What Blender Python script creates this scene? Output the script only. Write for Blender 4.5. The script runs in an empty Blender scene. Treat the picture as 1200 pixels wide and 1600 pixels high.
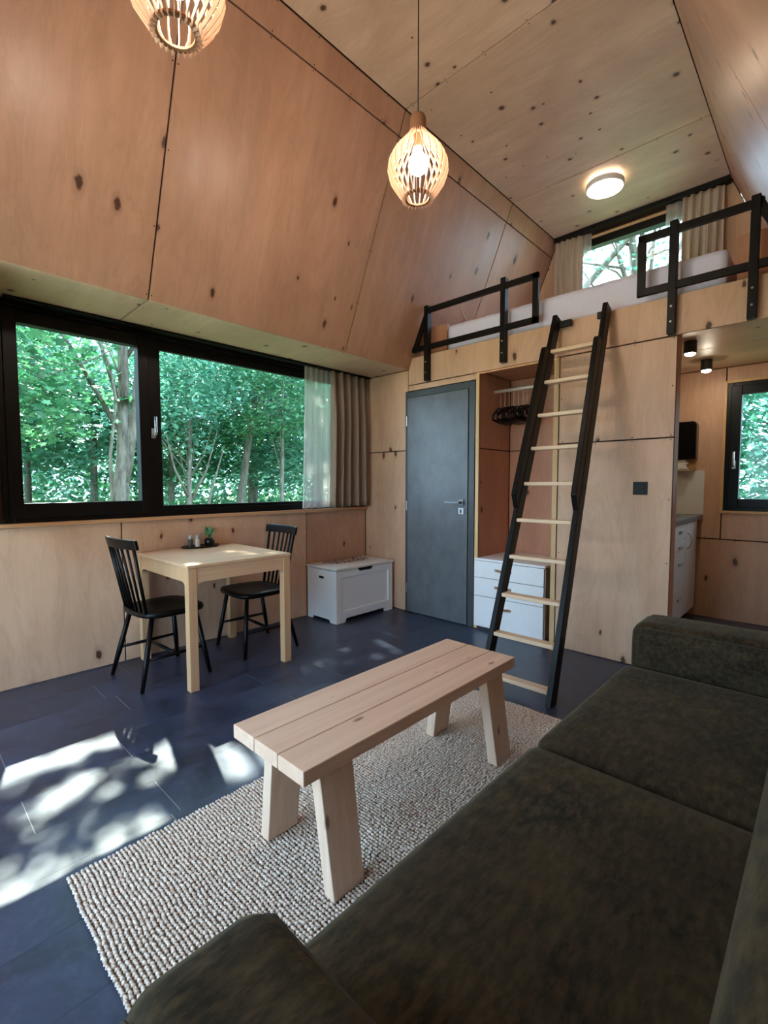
import bpy, bmesh, math, random
import numpy as np
from mathutils import Vector, Matrix
random.seed(7); RNG = np.random.default_rng(7)
S = bpy.context.scene
COL = S.collection
PI = math.pi

# ------------------------------------------------------------------ camera
CAM_POS = (3.4364, -3.3462, 1.2)
YAW, PITCH, ROLL, FPX = math.radians(43.515), math.radians(3.4065), math.radians(-0.0512), 737.68
cam = bpy.data.cameras.new('camera'); camo = bpy.data.objects.new('camera', cam); COL.objects.link(camo)
fw = Vector((-math.sin(YAW)*math.cos(PITCH), math.cos(YAW)*math.cos(PITCH), -math.sin(PITCH)))
rt = Vector((math.cos(YAW), math.sin(YAW), 0)); up = rt.cross(fw)
r2 = rt*math.cos(ROLL)+up*math.sin(ROLL); u2 = -rt*math.sin(ROLL)+up*math.cos(ROLL)
M = Matrix.Identity(4)
for i in range(3): M[i][0], M[i][1], M[i][2], M[i][3] = r2[i], u2[i], -fw[i], CAM_POS[i]
camo.matrix_world = M
cam.sensor_fit = 'HORIZONTAL'; cam.sensor_width = 36; cam.lens = FPX/1200*36; cam.clip_start = 0.03; cam.clip_end = 300
S.camera = camo
# ------------------------------------------------------------------ sky, sun, exposure
SKY_STRENGTH = 5.6; SKY_COL = (0.57, 0.73, 1.0)
SUN_STRENGTH = 21.0; SUN_DIR = Vector((1.0, -0.27, -1.17)); SUN_COL = (1.0, 0.95, 0.86)
BULB_STRENGTH = 105.0; CEILING_LAMP = 10.0; SPOT_DISC = 110.0
W = bpy.data.worlds.new('sky'); S.world = W; W.use_nodes = True
bgn = W.node_tree.nodes['Background']; bgn.inputs[0].default_value = (*SKY_COL, 1); bgn.inputs[1].default_value = SKY_STRENGTH
sun = bpy.data.lights.new('sun', 'SUN'); sun.energy = SUN_STRENGTH; sun.angle = math.radians(0.6); sun.color = SUN_COL
suno = bpy.data.objects.new('sun', sun); COL.objects.link(suno); suno.rotation_euler = SUN_DIR.to_track_quat('-Z', 'Y').to_euler(); suno.location = (-8, 1, 12)
S.view_settings.view_transform = 'Standard'; S.view_settings.look = 'None'; S.view_settings.gamma = 1; S.view_settings.exposure = 0.8
S.view_settings.use_curve_mapping = False
S.cycles.max_bounces = 10; S.cycles.diffuse_bounces = 6; S.cycles.glossy_bounces = 4; S.cycles.transparent_max_bounces = 12
S.cycles.sample_clamp_indirect = 6.0; S.cycles.caustics_reflective = False; S.cycles.caustics_refractive = False

# ------------------------------------------------------------------ materials
MATS = {}
def lin(c):
    return tuple(((v/255)/12.92 if v/255 <= 0.04045 else ((v/255+0.055)/1.055)**2.4) for v in c)
class NT:
    def __init__(s, name):
        m = bpy.data.materials.new(name); m.use_nodes = True; s.m = m; s.t = m.node_tree; s.t.nodes.clear()
        s.out = s.n('ShaderNodeOutputMaterial')
    def n(s, typ, **kw):
        x = s.t.nodes.new(typ)
        for k, v in kw.items():
            if k.startswith('i_'):
                key = k[2:]; key = int(key) if key.isdigit() else key.replace('_', ' ')
                x.inputs[key].default_value = v
            else: setattr(x, k, v)
        return x
    def l(s, a, b): s.t.links.new(a, b)
    def mix(s, fac, a, b, mode='MIX'):
        x = s.n('ShaderNodeMix', data_type='RGBA', blend_type=mode)
        for sock, v in ((x.inputs[0], fac), (x.inputs[6], a), (x.inputs[7], b)):
            if hasattr(v, 'is_linked') or hasattr(v, 'links'): s.l(v, sock)
            elif isinstance(v, (int, float)): sock.default_value = v
            else: sock.default_value = (*v, 1)
        return x.outputs[2]
    def ramp(s, src, stops):
        r = s.n('ShaderNodeValToRGB'); e = r.color_ramp.elements
        while len(e) < len(stops): e.new(0.5)
        for el, (p, c) in zip(e, stops):
            el.position = p; el.color = (*c, 1) if not isinstance(c, (int, float)) else (c, c, c, 1)
        s.l(src, r.inputs[0]); return r.outputs[0]
    def coords(s, scale=(1, 1, 1), rand=True):
        tc = s.n('ShaderNodeTexCoord'); mp = s.n('ShaderNodeMapping'); mp.inputs['Scale'].default_value = scale
        if rand:
            oi = s.n('ShaderNodeObjectInfo'); ml = s.n('ShaderNodeMath', operation='MULTIPLY'); ml.inputs[1].default_value = 37.3
            s.l(oi.outputs['Random'], ml.inputs[0])
            ad = s.n('ShaderNodeVectorMath', operation='ADD'); s.l(tc.outputs['Object'], ad.inputs[0]); s.l(ml.outputs[0], ad.inputs[1])
            s.l(ad.outputs[0], mp.inputs['Vector'])
        else: s.l(tc.outputs['Object'], mp.inputs['Vector'])
        return mp.outputs[0]
    def noise(s, vec, scale, detail=3, rough=0.55, out='Fac', dist=0.0):
        x = s.n('ShaderNodeTexNoise'); x.inputs['Scale'].default_value = scale; x.inputs['Detail'].default_value = detail; x.inputs['Roughness'].default_value = rough; x.inputs['Distortion'].default_value = dist
        s.l(vec, x.inputs['Vector']); return x.outputs[out]
    def bsdf(s, col, rough=0.5, spec=0.5, bump=None, bstr=0.2, bdist=0.01, **kw):
        b = s.n('ShaderNodeBsdfPrincipled')
        if hasattr(col, 'links'): s.l(col, b.inputs['Base Color'])
        else: b.inputs['Base Color'].default_value = (*col, 1)
        if hasattr(rough, 'links'): s.l(rough, b.inputs['Roughness'])
        else: b.inputs['Roughness'].default_value = rough
        b.inputs['Specular IOR Level'].default_value = spec
        for k, v in kw.items(): b.inputs[k].default_value = v
        if bump is not None:
            bn = s.n('ShaderNodeBump'); bn.inputs['Strength'].default_value = bstr; bn.inputs['Distance'].default_value = bdist
            s.l(bump, bn.inputs['Height']); s.l(bn.outputs[0], b.inputs['Normal'])
        s.l(b.outputs[0], s.out.inputs[0]); return b

def plain(name, col, rough=0.5, spec=0.5, metal=0.0, var=0.0):
    if name in MATS: return MATS[name]
    t = NT(name); c = lin(col)
    v = t.coords(); f = t.noise(v, 40, 3)
    src = t.mix(f, tuple(x*(1-var-0.04) for x in c), tuple(min(1, x*(1+var+0.04)) for x in c))
    b = t.bsdf(src, rough, spec); b.inputs['Metallic'].default_value = metal
    MATS[name] = t.m; return t.m

def plywood(name, base, dark, knot_scale=(5.2, 2.2, 1), knot_size=0.13, knots=0.55, cloud=0.5, rough=0.48):
    """birch plywood: grain along local y, streaks, dark knots"""
    t = NT(name); b = lin(base); d = lin(dark)
    vec = t.coords((1, 1, 1))
    def sc(x, y):
        m = t.n('ShaderNodeMapping'); m.inputs['Scale'].default_value = (x, y, 1); t.l(vec, m.inputs['Vector']); return m.outputs[0]
    streak = t.noise(sc(8, 0.8), 1.0, 5, 0.6, dist=0.4)
    band = t.noise(sc(3.2, 0.35), 1.0, 2, 0.5)
    fine = t.noise(sc(160, 7), 1.0, 3, 0.6)
    cl = t.noise(sc(2.2, 1.6), 1.0, 4, 0.6, dist=0.4)
    c = t.mix(t.ramp(streak, [(0.3, 0.0), (0.72, 1.0)]), d, b)
    c = t.mix(0.45, c, t.mix(t.ramp(band, [(0.35, 0.0), (0.65, 1.0)]), tuple(x*0.80 for x in b), tuple(min(1, x*1.10) for x in b)))
    c = t.mix(t.ramp(cl, [(0.35, 0.0), (0.75, cloud)]), c, (b[0]*0.68, b[1]*0.62, b[2]*0.56))
    c = t.mix(t.ramp(fine, [(0.45, 0.0), (0.8, 0.12)]), c, tuple(x*0.6 for x in d))
    # rotary-cut veneer: soft wandering figure
    fg = t.noise(sc(5, 1.1), 1.0, 6, 0.7, dist=1.6)
    c = t.mix(t.ramp(fg, [(0.46, 0.0), (0.52, 0.16), (0.58, 0.0)]), c, tuple(x*0.55 for x in d))
    # knots
    vo = t.n('ShaderNodeTexVoronoi', feature='F1', voronoi_dimensions='2D'); vo.inputs['Scale'].default_value = 1.0; vo.inputs['Randomness'].default_value = 1.0
    wob = t.n('ShaderNodeVectorMath', operation='MULTIPLY_ADD'); nz = t.noise(vec, 30, 2, 0.5, 'Color')
    t.l(nz, wob.inputs[0]); wob.inputs[1].default_value = (0.10, 0.10, 0); t.l(sc(knot_scale[0], knot_scale[1]), wob.inputs[2]); t.l(wob.outputs[0], vo.inputs['Vector'])
    sep = t.n('ShaderNodeSeparateColor'); t.l(vo.outputs['Color'], sep.inputs[0])
    gate = t.n('ShaderNodeMath', operation='LESS_THAN'); gate.inputs[1].default_value = knots; t.l(sep.outputs[0], gate.inputs[0])
    size = t.n('ShaderNodeMath', operation='MULTIPLY_ADD'); size.inputs[1].default_value = knot_size*0.9; size.inputs[2].default_value = knot_size*0.35; t.l(sep.outputs[1], size.inputs[0])
    dv = t.n('ShaderNodeMath', operation='DIVIDE'); t.l(vo.outputs['Distance'], dv.inputs[0]); t.l(size.outputs[0], dv.inputs[1])
    core = t.ramp(dv.outputs[0], [(0.30, 0.92), (0.50, 0.0)]); halo = t.ramp(dv.outputs[0], [(0.3, 0.42), (1.0, 0.0)])
    g1 = t.n('ShaderNodeMath', operation='MULTIPLY'); t.l(core, g1.inputs[0]); t.l(gate.outputs[0], g1.inputs[1])
    g2 = t.n('ShaderNodeMath', operation='MULTIPLY'); t.l(halo, g2.inputs[0]); t.l(gate.outputs[0], g2.inputs[1])
    c = t.mix(g2.outputs[0], c, (d[0]*0.5, d[1]*0.42, d[2]*0.36)); c = t.mix(g1.outputs[0], c, lin((60, 32, 16)))
    rr = t.ramp(streak, [(0.2, rough-0.06), (0.8, rough+0.10)])
    t.bsdf(c, rr, 0.4, fine, 0.10, 0.002)
    MATS[name] = t.m; return t.m

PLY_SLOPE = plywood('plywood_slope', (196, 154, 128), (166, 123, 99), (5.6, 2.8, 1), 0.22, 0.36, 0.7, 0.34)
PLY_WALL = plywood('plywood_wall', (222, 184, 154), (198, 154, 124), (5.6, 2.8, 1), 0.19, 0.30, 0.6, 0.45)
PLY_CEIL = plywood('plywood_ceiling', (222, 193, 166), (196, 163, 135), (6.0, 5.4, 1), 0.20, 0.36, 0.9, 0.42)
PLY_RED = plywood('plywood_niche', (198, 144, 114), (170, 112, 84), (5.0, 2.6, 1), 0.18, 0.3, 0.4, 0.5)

def wood(name, base, dark, rough=0.5, gs=30.0, axis='Y', knots=True):
    if name in MATS: return MATS[name]
    t = NT(name); b = lin(base); d = lin(dark)
    vec = t.coords()
    m = t.n('ShaderNodeMapping'); sc = {'X': (1.2, gs, gs), 'Y': (gs, 1.2, gs), 'Z': (gs, gs, 1.2)}[axis]; m.inputs['Scale'].default_value = sc; t.l(vec, m.inputs['Vector'])
    st = t.noise(m.outputs[0], 1.0, 4, 0.6, dist=0.3); st2 = t.noise(m.outputs[0], 0.25, 2)
    c = t.mix(t.ramp(st, [(0.3, 0.0), (0.75, 1.0)]), d, b); c = t.mix(t.ramp(st2, [(0.4, 0.0), (0.7, 0.35)]), c, d)
    if knots:
        m2 = t.n('ShaderNodeMapping'); m2.inputs['Scale'].default_value = {'X': (4, 11, 11), 'Y': (11, 4, 11), 'Z': (11, 11, 4)}[axis]; t.l(vec, m2.inputs['Vector'])
        vo = t.n('ShaderNodeTexVoronoi'); t.l(m2.outputs[0], vo.inputs['Vector']); vo.inputs['Scale'].default_value = 1
        c = t.mix(t.ramp(vo.outputs['Distance'], [(0.06, 0.75), (0.12, 0.0)]), c, lin((110, 70, 45)))
    t.bsdf(c, rough, 0.35, st, 0.08, 0.002)
    MATS[name] = t.m; return t.m
PINE_Y = wood('pine_plank', (230, 202, 180), (214, 178, 154), 0.55, 34, 'Y')
PINE_Z = wood('pine_leg', (232, 208, 186), (214, 180, 154), 0.55, 34, 'Z')
PINE_X = wood('pine_tread', (234, 210, 180), (218, 188, 154), 0.5, 40, 'X', False)
OAK_Y = wood('table_oak_top', (222, 188, 156), (206, 166, 130), 0.33, 55, 'Y', False)
OAK_Z = wood('table_oak_leg', (214, 176, 138), (198, 156, 116), 0.42, 55, 'Z', False)
TRIM = wood('trim_pine', (224, 190, 140), (206, 168, 118), 0.5, 40, 'Z', False)
TRIM_Y = wood('trim_pine_sill', (214, 166, 124), (192, 142, 102), 0.45, 40, 'Y', False)
EDGE = plain('panel_backing', (58, 36, 24), 0.8)
BLACK = plain('black_metal', (5, 5, 5), 0.45, 0.25)
BLACK_WOOD = plain('black_paint', (4, 4, 4), 0.4, 0.22)
FRAME = plain('window_frame_black', (7, 7, 8), 0.4, 0.25)
WHITE = plain('white_lacquer', (234, 234, 234), 0.35)
STEEL = plain('brushed_steel', (190, 190, 190), 0.32, 0.5, 1.0)
LEATHER = plain('leather_strap', (150, 108, 74), 0.6)
SHADE_BLACK = plain('shade_black', (10, 9, 9), 0.9)  # near-black for painted-in shade of holes and gaps, also feet and plinths
RODM = plain('satin_rail', (214, 205, 190), 0.35, 0.5, 0.4)
SHEET = plain('white_sheet', (222, 222, 246), 0.85)
COUNTER = plain('grey_worktop', (92, 94, 92), 0.35, var=0.12)
KITCH = plain('kitchen_front', (206, 202, 194), 0.45)
GLASSBLK = plain('black_glass', (8, 8, 9), 0.08)
PAPER = plain('paper_white', (235, 232, 226), 0.9)
SPLASH = plain('white_splashback', (226, 228, 222), 0.35)
CORD = plain('cord_black', (30, 24, 20), 0.6)
DARKGREY = plain('dark_grey_frame', (62, 66, 69), 0.42)
POT = plain('black_pot', (12, 12, 12), 0.3)
PEPPER = plain('pepper', (70, 58, 50), 0.4)
SALT = plain('salt', (226, 218, 208), 0.5)
SCREW = plain('screw_dark', (40, 26, 18), 0.5)
WCABLE = plain('white_cable', (222, 210, 192), 0.5)
SLAT = wood('lamp_plywood', (226, 192, 166), (208, 168, 140), 0.5, 60, 'Z', False)
CAPW = wood('lamp_cap_wood', (158, 116, 88), (138, 98, 72), 0.55, 60, 'Z', False)

def mk_door():
    t = NT('grey_concrete_laminate'); v = t.coords(rand=False)
    m = t.n('ShaderNodeMapping'); m.inputs['Scale'].default_value = (9, 9, 6); t.l(v, m.inputs['Vector'])
    a = t.noise(m.outputs[0], 1, 5, 0.65); b = t.noise(v, 5, 4, 0.6)
    c = t.mix(t.ramp(a, [(0.3, 0), (0.7, 1)]), lin((84, 88, 92)), lin((104, 107, 110)))
    c = t.mix(t.ramp(b, [(0.4, 0), (0.7, 0.4)]), c, lin((92, 95, 98)))
    t.bsdf(c, 0.36, 0.5, a, 0.05, 0.002); return t.m
DOORM = mk_door()

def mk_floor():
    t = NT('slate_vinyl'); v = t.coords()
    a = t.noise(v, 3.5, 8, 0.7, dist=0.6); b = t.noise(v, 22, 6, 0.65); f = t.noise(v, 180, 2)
    c = t.mix(t.ramp(a, [(0.3, 0), (0.72, 1)]), lin((29, 34, 47)), lin((60, 70, 96)))  # blue of the skylight is tinted into the slate base tones
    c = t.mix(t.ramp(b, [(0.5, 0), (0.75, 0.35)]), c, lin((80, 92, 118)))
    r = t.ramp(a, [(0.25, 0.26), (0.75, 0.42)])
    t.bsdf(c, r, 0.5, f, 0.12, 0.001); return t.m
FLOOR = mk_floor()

def mk_velvet():
    t = NT('olive_velvet'); v = t.coords()
    a = t.noise(v, 5, 7, 0.72, dist=0.7)
    m = t.n('ShaderNodeMapping'); m.inputs['Scale'].default_value = (60, 22, 60); t.l(v, m.inputs['Vector']); s2 = t.noise(m.outputs[0], 1, 4, 0.65)
    b2 = t.noise(v, 2.4, 2)
    c = t.mix(t.ramp(a, [(0.32, 0), (0.70, 1)]), lin((14, 13, 10)), lin((62, 53, 37)))
    c = t.mix(t.ramp(s2, [(0.42, 0), (0.72, 0.55)]), c, lin((90, 76, 52)))
    c = t.mix(t.ramp(b2, [(0.42, 0), (0.65, 0.35)]), c, lin((42, 29, 22)))
    b = t.bsdf(c, 0.85, 0.15, s2, 0.25, 0.003)
    b.inputs['Sheen Weight'].default_value = 0.15; b.inputs['Sheen Roughness'].default_value = 0.4; b.inputs['Sheen Tint'].default_value = (0.75, 0.68, 0.5, 1)
    return t.m
VELVET = mk_velvet()
PIPING = plain('velvet_piping', (44, 39, 29), 0.8)

def mk_rug():
    t = NT('jute_yarn'); v = t.coords(rand=False)
    a = t.noise(v, 90, 3); b = t.noise(v, 4, 3)
    c = t.mix(t.ramp(a, [(0.3, 0), (0.7, 1)]), lin((176, 156, 140)), lin((236, 224, 212)))
    c = t.mix(t.ramp(b, [(0.4, 0), (0.7, 0.3)]), c, lin((200, 180, 164)))
    t.bsdf(c, 0.9, 0.1); return t.m
RUGM = mk_rug(); RUGB = plain('jute_backing', (108, 88, 72), 0.95)

def mk_linen(name, c1, c2, transl=0.3, transp=0.0):
    t = NT(name); v = t.coords(rand=False)
    m = t.n('ShaderNodeMapping'); m.inputs['Scale'].default_value = (300, 300, 40); t.l(v, m.inputs['Vector']); a = t.noise(m.outputs[0], 1, 2)
    c = t.mix(a, lin(c1), lin(c2))
    d = t.n('ShaderNodeBsdfDiffuse'); t.l(c, d.inputs[0]); tr = t.n('ShaderNodeBsdfTranslucent'); t.l(c, tr.inputs[0])
    mx = t.n('ShaderNodeMixShader'); mx.inputs[0].default_value = transl; t.l(d.outputs[0], mx.inputs[1]); t.l(tr.outputs[0], mx.inputs[2])
    o = mx.outputs[0]
    if transp > 0:
        tp = t.n('ShaderNodeBsdfTransparent'); m2 = t.n('ShaderNodeMixShader'); m2.inputs[0].default_value = transp
        t.l(o, m2.inputs[1]); t.l(tp.outputs[0], m2.inputs[2]); o = m2.outputs[0]
    t.l(o, t.out.inputs[0]); return t.m
LINEN = mk_linen('linen_taupe', (142, 124, 110), (164, 146, 130), 0.12)
LINEN_L = mk_linen('linen_cream', (196, 178, 158), (216, 200, 180), 0.25)
SHEER = mk_linen('sheer_voile', (204, 194, 190), (222, 214, 210), 0.35, 0.45)

def mk_glass():
    t = NT('window_glass')
    tp = t.n('ShaderNodeBsdfTransparent'); tp.inputs[0].default_value = (0.90, 0.97, 0.95, 1)
    gl = t.n('ShaderNodeBsdfGlossy'); gl.inputs['Roughness'].default_value = 0.02
    lw_ = t.n('ShaderNodeLayerWeight'); pw = t.n('ShaderNodeMath', operation='POWER'); pw.inputs[1].default_value = 4.0; t.l(lw_.outputs['Facing'], pw.inputs[0])
    fr = t.n('ShaderNodeMath', operation='MULTIPLY_ADD'); fr.inputs[1].default_value = 0.6; fr.inputs[2].default_value = 0.012; t.l(pw.outputs[0], fr.inputs[0])
    mx = t.n('ShaderNodeMixShader'); t.l(fr.outputs[0], mx.inputs[0]); t.l(tp.outputs[0], mx.inputs[1]); t.l(gl.outputs[0], mx.inputs[2]); t.l(mx.outputs[0], t.out.inputs[0]); return t.m
GLASS = mk_glass()
def emit(name, col, st):
    t = NT(name); e = t.n('ShaderNodeEmission'); e.inputs[0].default_value = (*col, 1); e.inputs[1].default_value = st; t.l(e.outputs[0], t.out.inputs[0]); return t.m
BULB = emit('bulb_glow', (1.0, 0.83, 0.66), BULB_STRENGTH)
CLAMP = emit('ceiling_lamp_glow', (1.0, 0.80, 0.58), CEILING_LAMP)
SPOTE = emit('spot_glow', (1.0, 0.86, 0.66), SPOT_DISC)

def mk_leaf(name, c1, c2, tl=0.45):
    t = NT(name); g = t.n('ShaderNodeNewGeometry'); v = t.coords(); a = t.noise(v, 1.1, 3)
    c = t.mix(g.outputs['Random Per Island'], lin(c1), lin(c2)); c = t.mix(t.ramp(a, [(0.4, 0), (0.65, 0.5)]), c, lin((40, 104, 84)))
    d = t.n('ShaderNodeBsdfDiffuse'); t.l(c, d.inputs[0]); tr = t.n('ShaderNodeBsdfTranslucent'); t.l(c, tr.inputs[0])
    gl = t.n('ShaderNodeBsdfGlossy'); gl.inputs['Roughness'].default_value = 0.4; gl.inputs[0].default_value = (1, 1, 1, 1)
    mx = t.n('ShaderNodeMixShader'); mx.inputs[0].default_value = tl; t.l(d.outputs[0], mx.inputs[1]); t.l(tr.outputs[0], mx.inputs[2])
    m2 = t.n('ShaderNodeMixShader'); m2.inputs[0].default_value = 0.06; t.l(mx.outputs[0], m2.inputs[1]); t.l(gl.outputs[0], m2.inputs[2])
    t.l(m2.outputs[0], t.out.inputs[0]); return t.m
LEAF = mk_leaf('leaf_green', (54, 116, 70), (108, 168, 116)); LEAF2 = mk_leaf('leaf_bluegreen', (66, 136, 110), (142, 202, 174))
PLANTL = mk_leaf('herb_leaf', (40, 100, 40), (92, 150, 70), 0.3)
def mk_bark():
    t = NT('grey_bark'); v = t.coords((14, 14, 4)); a = t.noise(v, 1, 5, 0.65)
    c = t.mix(t.ramp(a, [(0.3, 0), (0.7, 1)]), lin((74, 68, 60)), lin((142, 136, 122))); t.bsdf(c, 0.9, 0.1, a, 0.5, 0.02); return t.m
BARK = mk_bark()
GROUND = plain('forest_soil', (92, 104, 66), 0.95, 0.1, var=0.25)
def mk_motif():
    t = NT('white_lid_with_burnt_lace_print'); v = t.coords(rand=False)
    vo = t.n('ShaderNodeTexVoronoi', feature='DISTANCE_TO_EDGE'); vo.inputs['Scale'].default_value = 26; t.l(v, vo.inputs['Vector'])
    e = t.ramp(vo.outputs['Distance'], [(0.10, 1.0), (0.2, 0.0)])
    m = t.n('ShaderNodeMapping'); m.inputs['Location'].default_value = (0.7, -0.1, 0); m.inputs['Scale'].default_value = (6.6, 3.4, 0); t.l(v, m.inputs['Vector'])
    ln = t.n('ShaderNodeVectorMath', operation='LENGTH'); t.l(m.outputs[0], ln.inputs[0])
    k = t.ramp(ln.outputs['Value'], [(0.86, 1.0), (0.98, 0.0)])
    g = t.n('ShaderNodeMath', operation='MULTIPLY'); t.l(e, g.inputs[0]); t.l(k, g.inputs[1])
    c = t.mix(g.outputs[0], lin((222, 216, 208)), lin((70, 42, 28))); t.bsdf(c, 0.4); return t.m
LIDM = mk_motif()

# ------------------------------------------------------------------ mesh helpers
class MB:
    def __init__(s): s.v = []; s.f = []
    def add(s, v, f):
        o = len(s.v); s.v += [tuple(p) for p in v]; s.f += [tuple(i+o for i in q) for q in f]; return s
    def box(s, a, b):
        x0, y0, z0 = [min(p, q) for p, q in zip(a, b)]; x1, y1, z1 = [max(p, q) for p, q in zip(a, b)]
        return s.add([(x0,y0,z0),(x1,y0,z0),(x1,y1,z0),(x0,y1,z0),(x0,y0,z1),(x1,y0,z1),(x1,y1,z1),(x0,y1,z1)],
                     [(3,2,1,0),(4,5,6,7),(0,1,5,4),(1,2,6,5),(2,3,7,6),(3,0,4,7)])
    def hexa(s, bot, top):
        return s.add(list(bot)+list(top), [(3,2,1,0),(4,5,6,7),(0,1,5,4),(1,2,6,5),(2,3,7,6),(3,0,4,7)])
    def beam(s, a, b, w, d, ref=(0, 0, 1)):
        a, b = Vector(a), Vector(b); t = (b-a).normalized(); x = t.cross(Vector(ref))
        if x.length < 1e-4: x = t.cross(Vector((0, 1, 0)))
        x.normalize(); y = x.cross(t)
        q = lambda p: [p-x*w/2-y*d/2, p+x*w/2-y*d/2, p+x*w/2+y*d/2, p-x*w/2+y*d/2]
        return s.hexa(q(a), q(b))
    def tube(s, path, r, n=10, caps=True):
        P = [Vector(p) for p in path]; R_ = r if isinstance(r, (list, tuple)) else [r]*len(P); rings = []; px = None
        for i, p in enumerate(P):
            t = (P[min(i+1, len(P)-1)]-P[max(i-1, 0)]).normalized()
            x = t.orthogonal() if px is None else px-t*px.dot(t)
            x.normalize(); px = x; y = t.cross(x)
            rings.append([p+(x*math.cos(2*PI*k/n)+y*math.sin(2*PI*k/n))*R_[i] for k in range(n)])
        o = [q for r_ in rings for q in r_]; f = []
        for i in range(len(P)-1):
            for k in range(n): f.append((i*n+k, i*n+(k+1) % n, (i+1)*n+(k+1) % n, (i+1)*n+k))
        if caps: f.append(tuple(range(n-1, -1, -1))); f.append(tuple((len(P)-1)*n+k for k in range(n)))
        return s.add(o, f)
    def lathe(s, prof, n=24, c=(0, 0, 0)):
        o = []; f = []
        for r, z in prof: o += [(c[0]+r*math.cos(2*PI*k/n), c[1]+r*math.sin(2*PI*k/n), c[2]+z) for k in range(n)]
        for i in range(len(prof)-1):
            for k in range(n): f.append((i*n+k, i*n+(k+1) % n, (i+1)*n+(k+1) % n, (i+1)*n+k))
        f.append(tuple(range(n-1, -1, -1))); f.append(tuple((len(prof)-1)*n+k for k in range(n)))
        return s.add(o, f)
    def prism(s, poly, fn0, fn1):
        n = len(poly); o = [fn0(*p) for p in poly]+[fn1(*p) for p in poly]
        return s.add(o, [tuple(range(n-1, -1, -1)), tuple(range(n, 2*n))]+[(i, (i+1) % n, n+(i+1) % n, n+i) for i in range(n)])
    def build(s, name, mat, parent=None, bevel=0, seg=2, smooth=False, loc=None, solid=0, sub=0, fix=True):
        me = bpy.data.meshes.new(name); me.from_pydata([tuple(p) for p in s.v], [], s.f); me.update()
        if fix:
            bm = bmesh.new(); bm.from_mesh(me); bmesh.ops.recalc_face_normals(bm, faces=bm.faces); bm.to_mesh(me); bm.free()
        me.materials.append(mat)
        if smooth: me.polygons.foreach_set('use_smooth', [True]*len(me.polygons))
        o = bpy.data.objects.new(name, me); COL.objects.link(o)
        if parent: o.parent = parent
        if loc: o.location = loc
        if solid:
            m = o.modifiers.new('solid', 'SOLIDIFY'); m.thickness = solid; m.offset = 0
        if bevel:
            m = o.modifiers.new('bevel', 'BEVEL'); m.width = bevel; m.segments = seg; m.limit_method = 'ANGLE'; m.angle_limit = math.radians(40); m.harden_normals = False
        if sub:
            m = o.modifiers.new('sub', 'SUBSURF'); m.levels = sub; m.render_levels = sub
        return o
def tag(o, label=None, cat=None, group=None, kind=None):
    if label: o['label'] = label
    if cat: o['category'] = cat
    if group: o['group'] = group
    if kind: o['kind'] = kind
    return o
def thing(name, label, cat, loc=(0, 0, 0), rz=0, group=None):
    o = bpy.data.objects.new(name, None); COL.objects.link(o); o.location = loc; o.rotation_euler = (0, 0, rz); o.empty_display_size = 0.1
    return tag(o, label, cat, group)
def copy_tree(o, parent=None):
    c = o.copy(); COL.objects.link(c)
    if parent: c.parent = parent
    for ch in list(o.children): copy_tree(ch, c)
    return c
def B(*boxes):
    m = MB()
    for a, b in boxes: m.box(a, b)
    return m
def panel(parent, origin, u, v, poly, mat, thick=0.015, gap=0.0046, name='plywood_panel', bevel=0.0012):
    """flat board, inner face in the plane (origin,u,v); grain along v; extruded away from the room (-(u x v))"""
    u, v, o = Vector(u).normalized(), Vector(v).normalized(), Vector(origin); n = u.cross(v)
    cx = sum(p[0] for p in poly)/len(poly); cy = sum(p[1] for p in poly)/len(poly)
    q = []
    for i, p in enumerate(poly):   # inset by gap
        a = Vector(poly[i-1]); b = Vector(p); c = Vector(poly[(i+1) % len(poly)])
        d1 = (b-a).normalized(); d2 = (c-b).normalized(); n1 = Vector((-d1.y, d1.x)); n2 = Vector((-d2.y, d2.x))
        k = 1+n1.dot(n2); off = (n1+n2)/max(k, 0.3)*gap
        q.append(Vector(p)+off)
    area = sum(poly[i-1][0]*poly[i][1]-poly[i][0]*poly[i-1][1] for i in range(len(poly)))
    if area < 0: return panel(parent, origin, u, v, poly[::-1], mat, thick, gap, name, bevel)
    m = MB().prism([(p.x-cx, p.y-cy) for p in q], lambda a, b: (a, b, -thick), lambda a, b: (a, b, 0))
    ob = m.build(name, mat, parent, bevel=bevel, seg=1)
    mt = Matrix.Identity(4); c0 = o+u*cx+v*cy
    for i in range(3): mt[i][0], mt[i][1], mt[i][2], mt[i][3] = u[i], v[i], n[i], c0[i]
    ob.matrix_basis = mt
    return ob
def rect(a, b, c, d): return [(a, c), (b, c), (b, d), (a, d)]
def struct(name, m, mat, **kw): return tag(m.build(name, mat, **kw), kind='structure')
X, Y, Z = Vector((1, 0, 0)), Vector((0, 1, 0)), Vector((0, 0, 1))

# ================================================================== THE ROOM
Y0, Y1 = -4.3, 1.692         # rear gable, far gable
XR = 3.925                   # right wall
LIP, ZL = 0.57, 2.243        # slope lip
BX, BZ = 1.145, 3.62         # band start
CX, CZ = 1.206, 3.765        # ceiling edge
MIR = lambda x: XR-x
SEAMS = [Y0, -3.765, -2.272, -0.776, 0.72, Y1]
LOFT = 2.345                 # loft fascia top
ZS = 2.10                    # fascia bottom
T = 0.016
screws = {}
def screw_at(wall, p, n):
    screws.setdefault(wall, []).append((Vector(p), Vector(n)))
def screw_pairs(wall, a, b, side, n, count, off=0.012):
    a, b, side = Vector(a), Vector(b), Vector(side)
    for i in range(count):
        p = a+(b-a)*((i+0.12)/(count-1+0.24) if count > 1 else 0.5)
        screw_at(wall, p+side*off, n); screw_at(wall, p-side*off, n)

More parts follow.
